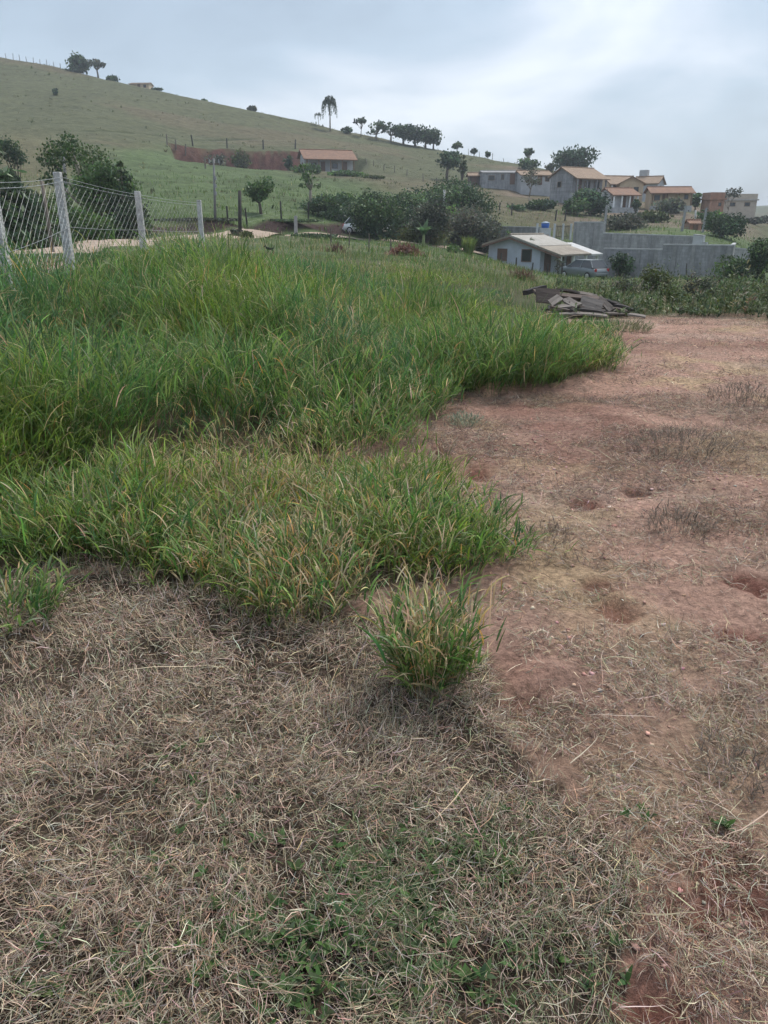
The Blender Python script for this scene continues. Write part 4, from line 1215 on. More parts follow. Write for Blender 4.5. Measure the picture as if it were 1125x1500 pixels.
def hill_tufts():
    n = 7000
    x = rng.uniform(-170, 70, n); y = rng.uniform(62, 255, n); ap_ = apx_of(x, y)
    k = (ap_ > -120) & (ap_ < 800) & (rng.random(n) < .12 + .88 * sm(.48, .66, fbm(x * .07, y * .09, 4, 85)))
    k &= ~((ap_ > 255) & (ap_ < 540) & (y > 150) & (y < 173))
    x, y = x[k], y[k]; z = H(x, y); n = len(x)
    parts = []
    c0 = jit(pick([(.075, .09, .04), (.10, .095, .05), (.05, .065, .032)], [3, 3, 1], n), n, .25); sz = rng.uniform(.15, .5, n) * np.where(rng.random(n) < .06, 2.0, 1)
    for q_ in range(5):
        parts.append(blades(np.stack([x + rng.normal(0, .25, n), y + rng.normal(0, .25, n), z - .03], 1), rng.uniform(0, 6.28, n), rng.uniform(.1, .9, n), rng.uniform(0, .9, n), sz * rng.uniform(.6, 1.1, n), .25 * sz, c0, c0 * 1.1, 2)[:3])
    V, Q_, C = join(parts)
    o = npmesh('pasture_tufts', V, Q_, LEAF_GRASS, col=C)
    tag(o, 'rough darker tufts dotted over the grazed hillside', 'grass', kind='stuff')


hill_tufts()


# ------------------------------------------------------------------ fences and poles
CONC = mat('post_concrete', (.50, .50, .49), .9, .45, 7, .6, 30, tint=(.28, .285, .275))
WOODG = mat('weathered_wood', (.17, .145, .12), .95, .5, 10, .5, 24, stretch=(1, 1, .25))
WOODD = mat('dark_wood', (.055, .05, .047), .95, .4, 8)
WIRE = mat('galvanised_wire', (.28, .295, .30), .5, .3, 5, metal=.2)


def chain_fence():
    spec = [(-190, 7.0, 2.32), (3, 8.7, 2.36), (100, 11.6, 2.42), (211, 15.4, 2.32), (297, 19.8, 2.26)]
    pts = []
    for px, Y, top in spec:
        x = at(px, 366, Y).x; pts.append(Vector((x, Y, h1(x, Y))))
    t = thing('chain_link_fence', 'chain link fence on whitish concrete posts behind the tall grass', 'fence', pts[2])
    o = pts[2]
    tops = []
    for i, ((px, Y, top), p) in enumerate(zip(spec, pts)):
        zt = {1: Zat(258, Y), 2: Zat(252, Y), 3: Zat(280, Y), 4: Zat(293, Y)}.get(i, top)
        m = MB(); lean = random.uniform(-.015, .015)
        a, b = Vector((p.x - o.x, p.y - o.y, p.z - o.z - .3)), Vector((p.x - o.x + lean, p.y - o.y, zt - o.z))
        w0, w1 = .062, .050
        m.hexa([b + Vector((sx * w1, sy * w1, 0)) for sx, sy in ((-1, -1), (1, -1), (1, 1), (-1, 1))], [a + Vector((sx * w0, sy * w0, 0)) for sx, sy in ((-1, -1), (1, -1), (1, 1), (-1, 1))])
        m.build('post', CONC, t, bevel=.012)
        tops.append(b)
    for i in range(len(pts) - 1):
        a, b = pts[i] - o, pts[i + 1] - o
        d = (b - a); L = math.hypot(d.x, d.y); n = max(3, int(round(L / .12)))
        m = MB()
        za, zb = a.z + .05, b.z + .05; ta, tb_ = tops[i].z - .12, tops[i + 1].z - .12
        cell = .065
        nrow = int((min(ta - za, tb_ - zb)) / cell)
        for k in range(n + 1):
            ptsz = []
            for r in range(nrow + 1):
                u = (k + (.5 if (r + k) % 2 else -.5) * .97) / n; u = min(max(u, 0), 1)
                f = r / nrow
                sag = .012 * math.sin(k * .9 + r)
                ptsz.append((a.x + d.x * u + .05, a.y + d.y * u, (za + (zb - za) * u) * (1 - f) + (ta + (tb_ - ta) * u) * f + sag * .3))
            m.tube(ptsz, .0016, 3)
        m.build('wire_mesh', WIRE, t)
        for f in (.0, .5, 1.0, 1.045):
            w = MB(); w.tube([(a.x + d.x * s + .055, a.y + d.y * s, (za + (zb - za) * s) * (1 - f) + (ta + (tb_ - ta) * s) * f - .02 * math.sin(s * 3.14)) for s in np.linspace(0, 1, 7)], .0032, 4)
            w.build('strand', WIRE, t)


chain_fence()


def pole(name, label, px, top, base, Y, r0, r1, m, cat='pole', cross=None, leanpx=0, insul=0, square=False):
    b = at(px, base, Y); gz = h1(b.x, Y); p = Vector((b.x, Y, gz))
    tp = at(px + leanpx, top, Y) - p
    t = thing(name, label, cat, p)
    if square:
        m_ = MB(); m_.hexa([tp + Vector((sx * r1, sy * r1, 0)) for sx, sy in ((-1, -1), (1, -1), (1, 1), (-1, 1))], [Vector((sx * r0, sy * r0, -.4)) for sx, sy in ((-1, -1), (1, -1), (1, 1), (-1, 1))])
    else:
        m_ = MB().tube([(0, 0, -.4), tp], [r0, r1], 9)
    m_.build('shaft', m, t, not square)
    if cross:
        MB().box(tp + Vector((0, 0, -.35)), (cross, .1, .12)).build('crossarm', WOODG, t)
        for s in (-1, 0, 1):
            MB().tube([tp + Vector((s * cross * .45, 0, -.29)), tp + Vector((s * cross * .45, 0, -.05))], [.05, .035], 6).build('insulator', mat('insulator_glass', (.25, .26, .27), .3), t)
    for k in range(insul):
        z = tp * (.45 + .12 * k)
        MB().tube([z + Vector((.1, -.1, -.12)), z + Vector((.1, -.1, .12))], [.09, .09], 6).build('insulator', mat('insulator_glass', (.25, .26, .27), .3), t)


pole('utility_pole', 'slim concrete utility pole with fittings standing at the foot of the green slope', 316, 232, 337, 56, .10, .07, mat('pole_concrete', (.22, .22, .215), .9, .3, 4), leanpx=-3, insul=3, cross=.7)
pole('utility_pole', 'dark wooden pole beside the road', 351, 279, 347, 50, .12, .10, WOODD, cat='pole')
pole('utility_pole', 'concrete utility pole rising behind the second fence post', 102, 216, 340, 47.5, .12, .08, mat('pole_concrete', (.34, .34, .33)), leanpx=-10)
pole('wooden_post', 'thin leaning grey post behind the mesh left of the second fence post', 75, 265, 350, 22, .05, .045, WOODG, cat='post', leanpx=-14)
pole('concrete_post', 'short thick pale concrete post at the earth bank', 433, 316, 342, 59, .12, .11, mat('grey_pole_concrete', (.30, .30, .30), .9, .3, 4), cat='post', square=True)
pole('utility_pole', 'pale short pole showing between the crowns of the grove', 651, 278, 320, 88, .14, .12, CONC)
pole('utility_pole', 'pale concrete pole at the left end of the upper block wall', 884, 300, 348, 81, .12, .09, mat('grey_pole_concrete', (.30, .30, .30), .9, .3, 4), leanpx=5, square=True)
pole('utility_pole', 'leaning pale pole nearest the brick hut on its left', 997, 302, 350, 92, .13, .10, mat('grey_pole_concrete', (.30, .30, .30), .9, .3, 4), leanpx=8, square=True)
pole('utility_pole', 'pale pole leaning right on the right side of the brick hut', 1028, 304, 350, 92, .12, .09, mat('grey_pole_concrete', (.30, .30, .30), .9, .3, 4), leanpx=7, square=True)
pole('utility_pole', 'slim grey pole behind the brick hut', 1019, 308, 330, 104, .12, .10, CONC)
pole('wooden_post', 'thin dark stake standing at the end of the lumber heap', 1006, 386, 408, 56, .05, .04, WOODD, cat='post')


def wire_fence(label, pts, h, r, m, wires=3, zoff=.0):
    """posts at photo ground pixels, joined by wires"""
    P = [gp(*p) if len(p) == 2 else gY(p[0], p[2]) for p in pts]
    o = P[0]
    t = thing('wire_fence', label, 'fence', o)
    for p in P:
        q = p - o; k = random.uniform(.85, 1.12); le = Vector((random.gauss(0, .05), random.gauss(0, .05), 0)) * h
        MB().tube([q + Vector((0, 0, -.3)), q + le * .5 + Vector((0, 0, h * k * .5)), q + le + Vector((0, 0, h * k))], [r, r * .95, r * .85], 6).build('post', m, t)
    w = MB()
    for i in range(len(P) - 1):
        for j in range(wires):
            z = h * (.35 + .25 * j)
            w.tube([P[i] - o + Vector((0, 0, z)), P[i + 1] - o + Vector((0, 0, z))], max(.003, r * .04), 3)
    if wires: w.build('wire', WIRE, t)


wire_fence('wooden post fence running along the left hilltop skyline', [(x, 0, 252 - (x - 30) * .05) for x in range(4, 128, 9)], 1.7, .08, WOODG)
wire_fence('wooden post fence above the red earth cut', [(293, 0, 169), (341, 0, 173), (392, 0, 177), (437, 0, 181)], 1.9, .16, WOODD)
wire_fence('fence of weathered posts climbing the slope left of the red cut', [(301, 247), (272, 229), (258, 218), (245, 211)], 1.8, .13, WOODG)
wire_fence('line of dark posts running down the slope right of the farmhouse', [(523, 238), (537, 241), (547, 244), (562, 250), (578, 253), (596, 258), (620, 266), (640, 272)], 1.3, .09, WOODG)
wire_fence('skyline fence of small posts descending to the village', [(x, 0, 224 - (x - 690) * .06) for x in (682, 698, 716, 733, 752)], 1.5, .08, WOODG)
wire_fence('thin stakes in the near field before the dark shrub', [(485, 0, 40), (511, 0, 41), (540, 0, 40), (572, 0, 39)], .85, .04, WOODG, 2)
wire_fence('leaning stakes on the lower slope above the earth bank', [(335, 0, 57), (363, 0, 60), (413, 0, 65), (452, 0, 70)], 1.3, .07, WOODD, 2)
wire_fence('short dark posts in the yard in front of the white house', [(736, 0, 66), (759, 0, 63.5), (783, 0, 61.5), (806, 0, 59.5), (828, 0, 58)], .95, .07, WOODD, 2)
wire_fence('dark stakes beside the village slope below the bare twiggy tree', [(715, 0, 112), (730, 0, 112), (748, 0, 110), (812, 0, 108), (826, 0, 108)], 1.4, .1, WOODD, 2)


# ------------------------------------------------------------------ walls
BLOCK = mat_block('grey_block', (.37, .365, .36), (.30, .295, .29), stain=.4)
BLOCKD = mat_block('bluish_block', (.33, .33, .34), (.26, .26, .27), stain=.45)
PLASTER = mat('white_plaster', (.50, .51, .52), .9, .35, 1.2, tint=(.34, .34, .34))
CONCB = mat('concrete_beam', (.42, .42, .42), .9, .35, 2)


def block_wall(label, a, b, tops, base_z, th=.2, m=None, columns=0, cap=True, name='block_wall'):
    """a, b: (px, Y); tops: list of (fraction, photo row at that end) giving a stepped top"""
    A = Vector((at(a[0], 370, a[1]).x, a[1], base_z)); B = Vector((at(b[0], 370, b[1]).x, b[1], base_z))
    d = B - A; L = d.length; rz = math.atan2(d.y, d.x)
    t = thing(name, label, 'wall', A, rz)
    prof = []
    for (f0, f1, z0, z1) in tops:
        m_ = MB(); x0, x1 = f0 * L, f1 * L
        m_.prism([(x0, -.8), (x1, -.8), (x1, z1 - base_z), (x0, z0 - base_z)], -th / 2, th / 2, lambda u, v, w: (u, -w, v))
        m_.build('wall_panel', m or BLOCK, t)
        if cap:
            c = MB(); e = th / 2 + .03
            c.prism([(x0, z0 - base_z), (x1, z1 - base_z), (x1, z1 - base_z + .09), (x0, z0 - base_z + .09)], -e, e, lambda u, v, w: (u, -w, v)); c.build('coping', CONCB, t)
    for k in range(columns):
        x = L * (k + .02) / max(columns - 1, 1) if columns > 1 else 0
        x = min(max(x, .15), L - .15)
        zt = [z0 + (z1 - z0) * (x / L - f0) / (f1 - f0) for (f0, f1, z0, z1) in tops if f0 <= x / L <= f1][0]
        MB().box((x, -.03, (zt - base_z - .8) / 2), (.26, th + .06, zt - base_z + .8 - .02)).build('column', mat('column_concrete', (.27, .265, .265), .95, .45, 2.5, tint=(.17, .17, .17)), t)
    return t


block_wall('large front wall of bare grey blocks with stepped top, nearest the weeds', (884, 62), (1071, 58), [(0, .48, Zat(366, 60), Zat(366.5, 60)), (.48, 1., Zat(359, 60), Zat(360, 58.5))], Zat(409, 60), m=BLOCKD, columns=8)
block_wall('short end return of the front block wall going back', (1071.5, 58), (1074, 66), [(0, 1, Zat(360, 58), Zat(360, 60))], Zat(409, 60), m=BLOCK)
block_wall('long upper wall of grey blocks behind the front one', (838, 80), (1013, 72), [(0, .27, Zat(326, 80), Zat(326, 79)), (.27, 1., Zat(342, 78.5), Zat(347, 72))], Zat(372, 74), m=BLOCK, columns=7)
block_wall('white plastered low wall at the right end of the upper block wall', (1013.5, 71.5), (1034, 70), [(0, .75, Zat(344.5, 71), Zat(346, 71)), (.75, 1, Zat(356, 71), Zat(356, 70.5))], Zat(372, 71), m=PLASTER)
block_wall('plain grey wall behind the roof of the white house', (712, 92), (790, 86), [(0, 1, Zat(332, 92), Zat(333.5, 86))], Zat(362, 90), m=mat_block('dull_block', (.27, .27, .275), (.21, .21, .215)))
block_wall('short grey wall at the right among the bushes', (1074, 68), (1106, 70), [(0, 1, Zat(364, 68), Zat(367, 70))], Zat(392, 68), m=BLOCK)


def yard_gate():
    z0 = Zat(352, 84); A = Vector((at(808, 345, 85).x, 85, z0))
    t = thing('picket_gate', 'white posted picket gate between the water tank and the upper block wall', 'gate', A)
    for px in (812, 824.5, 836):
        x = at(px, 340, 85).x - A.x
        MB().box((x, 0, (Zat(327.5, 85) - z0) / 2), (.2, .2, Zat(327.5, 85) - z0)).build('post', PLASTER, t)
    for px0, px1 in ((813.5, 823), (826, 834.5)):
        p = MB(); x0, x1 = at(px0, 340, 85).x - A.x, at(px1, 340, 85).x - A.x
        for k in range(5):
            p.box((x0 + (x1 - x0) * k / 4, 0, .8), (.07, .04, 1.4))
        p.box(((x0 + x1) / 2, .04, 1.35), (x1 - x0, .04, .07)); p.box(((x0 + x1) / 2, .04, .35), (x1 - x0, .04, .07))
        p.build('picket_panel', WOODG, t)


yard_gate()


def water_tank():
    Y = 84; z0 = Zat(352, Y); g = Vector((at(798.5, 335, Y).x, Y, z0))
    t = thing('water_tank', 'blue water tank with pale lid on a white masonry stand', 'water tank', g)
    k = Y * CP / F
    zt = Zat(334, Y) - z0
    MB().box((0, 0, zt / 2), (14 * k, 1.1, zt)).build('stand', PLASTER, t)
    MB().tube([(0, 0, zt + .003), (0, 0, zt + .45)], [5.2 * k, 6 * k], 20).build('tank_body', mat('tank_blue', (.03, .12, .42), .45, .15), t, True)
    MB().tube([(0, 0, zt + .453), (0, 0, zt + .52), (0, 0, zt + .62)], [6.3 * k, 6.3 * k, 2 * k], 20).build('lid', mat('tank_lid', (.35, .42, .5), .5, .15), t, True)
    p = at(787.5, 327, Y) - g
    MB().box((p.x, 0, p.z / 2), (.22, .22, p.z)).build('pillar', PLASTER, t)


water_tank()


# ------------------------------------------------------------------ houses
ORANGE = mat_tile('clay_tiles', (.25, .135, .082), (.165, .092, .062))
ORANGE2 = mat_tile('faded_clay_tiles', (.30, .205, .135), (.21, .145, .10))
PALETILE = mat_tile('bleached_tiles', (.31, .27, .215), (.20, .168, .135))
CREAM = mat('cream_plaster', (.52, .415, .29), .9, .25, 1.5, tint=(.38, .30, .21))
PALEW = mat('pale_plaster', (.40, .405, .415), .9, .3, 1.5, tint=(.28, .285, .29))
GREYB = mat_block('house_block', (.33, .335, .345), (.26, .26, .265))
BRICK = mat_block('red_brick', (.42, .20, .13), (.36, .27, .22), .25, .09, .35)
SHUT = mat('brown_shutter', (.16, .10, .075), .7, .25, 4)
DARKW = mat('dark_opening', (.03, .03, .033), .6)
TIMB = mat('timber', (.20, .135, .09), .9, .35, 6)
WHITEP = mat('white_paint', (.74, .75, .74), .7, .2, 3)


def opening(t, name, c, d, face, m, glass=True, frame=True):
    """window or door: frame round a pane; face = 'y' (front or rear wall) or 'x' (gable)"""
    w, h = d
    def bx(mb, cx, cz, sx, sz, dep, off):
        if face == 'y': mb.box((c[0] + cx, c[1] + off, c[2] + cz), (sx, dep, sz))
        else: mb.box((c[0] + off, c[1] + cx, c[2] + cz), (dep, sx, sz))
    f = MB(); b = .07
    for (cx, cz, sx, sz) in ((0, h / 2 - b / 2, w, b), (0, -h / 2 + b / 2, w, b), (-w / 2 + b / 2, 0, b, h - 2 * b), (w / 2 - b / 2, 0, b, h - 2 * b)): bx(f, cx, cz, sx, sz, .10, 0)
    fo = f.build(name, m, t)
    p = MB(); bx(p, 0, 0, w - 2 * b, h - 2 * b, .05, 0); bx(p, 0, 0, .04, h - 2 * b, .07, 0)
    p.build('pane' if glass else 'panel', mat_glass() if glass else m, fo)


def house(label, px, py, Y, rz, L, W, h, rise, wallm, roofm, over=.5, wins=(), veranda=0., posts=0, name='house', tank=False, asym=0., vcol=None, flat=False, z0=None):
    """gabled house: ridge along local x, front at -y; py is the photo row of its floor"""
    p = at(px, py, Y)
    if z0 is not None: p.z = z0
    t = thing(name, label, 'house' if name == 'house' else name, p, rz)
    ry = asym
    zr = h + rise
    prof = [(-W / 2, -2.5), (W / 2, -2.5), (W / 2, h), (ry, zr), (-W / 2, h)]
    if flat: prof = [(-W / 2, -2.5), (W / 2, -2.5), (W / 2, h), (-W / 2, h)]
    MB().prism(prof, -L / 2, L / 2, lambda a, b, d: (d, a, b)).build('wall', wallm, t)
    if not flat:
        th = .16; sF = rise / (W / 2 + ry); sB = rise / (W / 2 - ry); e = over
        yF = -W / 2 - max(over, veranda); yB = W / 2 + over; up = .05
        zF = zr - sF * (ry - yF); zB = zr - sB * (yB - ry)
        # one roof made of two slopes with thickness
        r = MB(); x0, x1 = -L / 2 - e, L / 2 + e
        r.hexa([Vector((x0, yF, zF + up)), Vector((x1, yF, zF + up)), Vector((x1, ry, zr + up)), Vector((x0, ry, zr + up))], [Vector((x0, yF, zF + up - th)), Vector((x1, yF, zF + up - th)), Vector((x1, ry, zr + up - th)), Vector((x0, ry, zr + up - th))])
        r.hexa([Vector((x0, ry, zr + up + .003)), Vector((x1, ry, zr + up + .003)), Vector((x1, yB, zB + up)), Vector((x0, yB, zB + up))], [Vector((x0, ry, zr + up - th + .003)), Vector((x1, ry, zr + up - th + .003)), Vector((x1, yB, zB + up - th)), Vector((x0, yB, zB + up - th))])
        ro = r.build('roof', roofm, t)
        MB().tube([(x0, ry, zr + up + .02), (x1, ry, zr + up + .02)], .11, 8).build('ridge_cap', roofm, ro)
        if veranda:
            s = MB(); s.box((0, -W / 2 - veranda / 2, -1.2), (L, veranda - .01, 2.4)); s.build('veranda_floor', CONCB, t)
            for k in range(posts):
                x = -L / 2 + .15 + (L - .3) * k / (posts - 1); y = -W / 2 - veranda + .35
                zt = zr - sF * (ry - y) - th
                MB().box((x, y, zt / 2), (.22, .22, zt)).build('veranda_post', vcol or WHITEP, t)
    else:
        r = MB(); e = .25
        r.box((0, 0, h + .12), (L + 2 * e, W + 2 * e, .24)); ro = r.build('roof_slab', roofm, t)
        q = MB(); hh = .9
        for (cx, cy, sx, sy) in ((0, -W / 2 + .1, L, .2), (0, W / 2 - .1, L, .2), (-L / 2 + .1, 0, .2, W - .4), (L / 2 - .1, 0, .2, W - .4)): q.box((cx, cy, h + .24 + hh / 2), (sx, sy, hh))
        q.build('parapet', wallm, t)
    for (kind, face, pos, z, w, hh) in wins:
        if face == 'front': c, f = (pos, -W / 2 - .01, z), 'y'
        elif face == 'left': c, f = (-L / 2 - .01, pos, z), 'x'
        else: c, f = (L / 2 + .01, pos, z), 'x'
        opening(t, kind, c, (w, hh), f, SHUT if kind == 'door' else TIMB, glass=(kind == 'window'))
    if tank:
        MB().box((0 - L * .3, W * .2, zr + .5), (1.6, 1.4, 1.6)).build('tank_housing', PALEW, t)
    return t


# farmhouse on the hill terrace
house('low farmhouse with orange tiled roof and long shaded veranda on the hill terrace', 478, 243.5, 164.5, R(16), 9.6, 5.0, 3.15, 1.1, PALEW, ORANGE, .55, [('door', 'front', -1.2, 1.0, .9, 2.0), ('window', 'front', 1.2, 1.3, 1.2, 1.0), ('window', 'front', -3.0, 1.3, 1.2, 1.0), ('window', 'left', 0, 1.5, 1.0, .9), ('door', 'front', 3.2, 1.0, .9, 2.0)], 2.0, 5, vcol=TIMB, z0=PLAT_Z + .1)
# hilltop hut
house('small pale low roofed house half sunk behind the left hilltop skyline', 207, 127, 258, R(-4), 6.0, 4, 1.7, .4, CREAM, ORANGE2, .25, [('door', 'front', 0, .9, .9, 1.7), ('window', 'front', 1.8, 1.0, .9, .8)], z0=Zat(122, 258) - 2.1)
# village
house('bare grey block house with a flat top and small lean-to beneath the skyline', 729, 271.5, 150, R(4), 6.6, 5, 2.0, .35, GREYB, mat('fibre_sheet', (.27, .265, .26), .8, .3, 2), .12, [('window', 'front', -1.7, 1.1, 1.1, .8), ('window', 'front', .3, 1.25, .5, .9), ('door', 'front', 2.1, .95, .9, 1.8)])
house('small open shed with faded tiles at the left of the grey block house', 693, 270, 151, R(4), 1.7, 2.0, 1.5, .4, mat('shed_boards', (.12, .09, .075)), ORANGE2, .35, [('door', 'front', 0, .8, .8, 1.4)], name='shed')
house('faded tiled grey house half hidden behind the bare twiggy tree', 779, 272, 148, R(10), 5.6, 4.4, 1.7, .7, PALEW, ORANGE2, .3, [('window', 'front', -1.6, 1.0, 1.0, .8), ('door', 'front', .6, .9, .9, 1.7), ('window', 'front', 2.0, 1.0, .8, .8)])
house('tall grey block building with two orange roof slopes left of the cream houses', 843, 284, 138, R(30), 6.6, 5.4, 2.75, 1.25, GREYB, ORANGE2, .4, [('door', 'front', -2.0, 1.1, 1.2, 2.2), ('window', 'front', -.1, 1.3, 1.2, 1.1), ('window', 'front', 2.0, 1.3, 1.2, 1.1), ('window', 'left', .5, 1.4, .9, .9)], 1.3, 4, vcol=GREYB)
house('cream house with tiled roof and posted veranda facing the valley', 902, 290.5, 150, R(14), 5.6, 4.4, 2.7, 1.0, CREAM, ORANGE2, .4, [('window', 'front', -1.9, 1.6, 1.1, 1.1), ('door', 'front', -.4, 1.05, .9, 2.0), ('window', 'front', 1.2, 1.6, 1.1, 1.1), ('window', 'front', 2.3, 1.6, .6, 1.0)], 1.1, 5)
house('small cream house with its gable to the front, touching the cream veranda house', 922, 291, 144, R(78), 3.2, 4.0, 2.5, 1.0, CREAM, ORANGE2, .45, [('window', 'left', -.8, 1.3, .9, 1.1), ('window', 'left', .8, 1.3, .9, 1.1)], name='house')
house('small white house with lean-to tiled veranda below the cream veranda house', 903, 304.5, 133, R(14), 4.5, 3.2, 2.35, .6, PLASTER, ORANGE, .3, [('window', 'front', -1.6, 1.3, .6, .6), ('door', 'front', .2, .95, .9, 1.9), ('door', 'front', 1.5, .95, .9, 1.9)], 1.4, 4)
house('grey walled gable house with a boxed tank on its roof behind the cream houses', 948, 291, 166, R(-34), 4.8, 4.8, 2.9, 1.2, PALEW, ORANGE2, .4, [('window', 'front', 1.2, 1.7, 1.0, 1.0), ('window', 'right', 0, 1.9, .9, .9)], tank=True)
house('long house with low orange roof, dark veranda and cream end wall', 977, 302, 140, R(-5), 6.7, 3.8, 2.35, .65, CREAM, ORANGE, .4, [('window', 'front', 2.5, 1.4, .7, .8), ('door', 'front', -1.0, .95, .9, 1.9), ('window', 'front', -2.3, 1.3, 1.0, .9)], 1.1, 4, vcol=TIMB)
house('plain orange brick block building with a flat top', 1042, 310, 138, R(6), 2.5, 3., 1.85, .1, BRICK, BRICK, flat=True, wins=[('window', 'front', .5, 1.1, .6, .6)])
house('cream flat roofed house with parapet at the right end of the village', 1077, 307, 152, R(-4), 5.6, 5, 1.5, .1, mat('warm_plaster', (.47, .40, .33), .9, .2, 1.5), mat('slab_concrete', (.44, .41, .38), .9), flat=True, wins=[('window', 'front', -1.5, .85, 1.0, .7), ('window', 'front', 1.1, .85, 1.0, .7)])
house('tiny brick hut with an orange tiled roof above the upper block wall', 1013, 343, 97, R(8), 1.5, 1.4, 1.25, .3, BRICK, ORANGE, .18, [('door', 'front', 0, .6, .6, 1.1)], name='hut')


def white_house():
    c = at(822, 373.2, 66)                           # near low corner of the roof
    gz = Zat(403, 66)
    t = thing('white_house', 'white single storey house with bleached tile roof and open front veranda', 'house', (c.x, c.y, gz), R(45))
    # local x runs right and away along the ridge, local y left and away across the gable
    U, Lr = 8.35, 6.7
    yr = 5.35
    ze, zr, zl = c.z - gz, Zat(344.4, 69.8) - gz, Zat(357, 71.9) - gz
    w0, w1 = 2.35, 7.9
    f = lambda a, b, d: (d, a, b)
    sl = (zr - ze) / yr; s2 = (zr - zl) / (U - yr)
    zw = lambda y: (ze + sl * y if y < yr else zr - s2 * (y - yr)) - .17
    MB().prism([(w0, -1.0), (w1, -1.0), (w1, zw(w1)), (yr, zw(yr)), (w0, zw(w0))], .45, Lr - .4, f).build('wall', mat('white_limewash', (.46, .50, .57), .9, .3, 1.4, tint=(.33, .355, .40)), t)
    r = MB(); th = .14
    main = Lr - 1.9
    def sl4(mb, x0, x1, ya, za, yb, zb, dz=0):
        mb.hexa([Vector((x0, ya, za + dz)), Vector((x1, ya, za + dz)), Vector((x1, yb, zb + dz)), Vector((x0, yb, zb + dz))], [Vector((x0, ya, za + dz - th)), Vector((x1, ya, za + dz - th)), Vector((x1, yb, zb + dz - th)), Vector((x0, yb, zb + dz - th))])
    sl4(r, 0, main, 0, ze, yr * .46, ze + sl * yr * .46)
    sl4(r, 0, Lr - .6, yr, zr + .003, U, zl)
    ro = r.build('roof', PALETILE, t)
    r2 = MB(); sl4(r2, 0, main + .4, yr * .46 - .15, ze + sl * (yr * .46 - .15), yr, zr, .035); r2.build('upper_slope', mat_tile('white_sheet', (.38, .36, .325), (.27, .25, .215), .9, .3), ro)
    r3 = MB(); sl4(r3, main + .05, Lr, -.05, ze - .06, yr * .60, ze + sl * yr * .60 - .06); r3.build('end_slope', mat('pale_sheet', (.44, .44, .43), .7, .25, 2), ro)
    MB().tube([(0, yr, zr + .06), (main + .4, yr, zr + .06)], .10, 8).build('ridge_cap', PALETILE, ro)
    fa = MB(); fa.prism([(0, ze - .16), (yr, zr - .16), (yr, zr - .32), (0, ze - .32)], -.03, .02, f); fa.prism([(yr, zr - .16), (U, zl - .16), (U, zl - .32), (yr, zr - .32)], -.03, .02, f)
    fa.build('bargeboard', SHUT, ro)
    MB().box((Lr / 2, 1.3, -.35), (Lr - .5, 2.08, .8)).build('veranda_floor', CONCB, t)
    for x in (.5, 2.5, 4.5, Lr - .3):
        MB().box((x, .35, (ze - .1) / 2), (.2, .2, ze - .1 + .02)).build('veranda_post', WHITEP, t)
    # shuttered windows in the gable wall facing the field
    for (y, m) in ((6.35, SHUT), (3.75, SHUT)):
        opening(t, 'window', (.44, y, 1.45), (1.05, 1.05), 'x', m, glass=(y < 5))
    opening(t, 'door', (1.6, w0 - .01, 1.05), (.95, 2.1), 'y', SHUT, glass=False)
    opening(t, 'window', (3.6, w0 - .01, 1.45), (1.2, 1.0), 'y', SHUT)
    opening(t, 'door', (5.1, w0 - .01, 1.05), (.95, 2.1), 'y', SHUT, glass=False)


white_house()


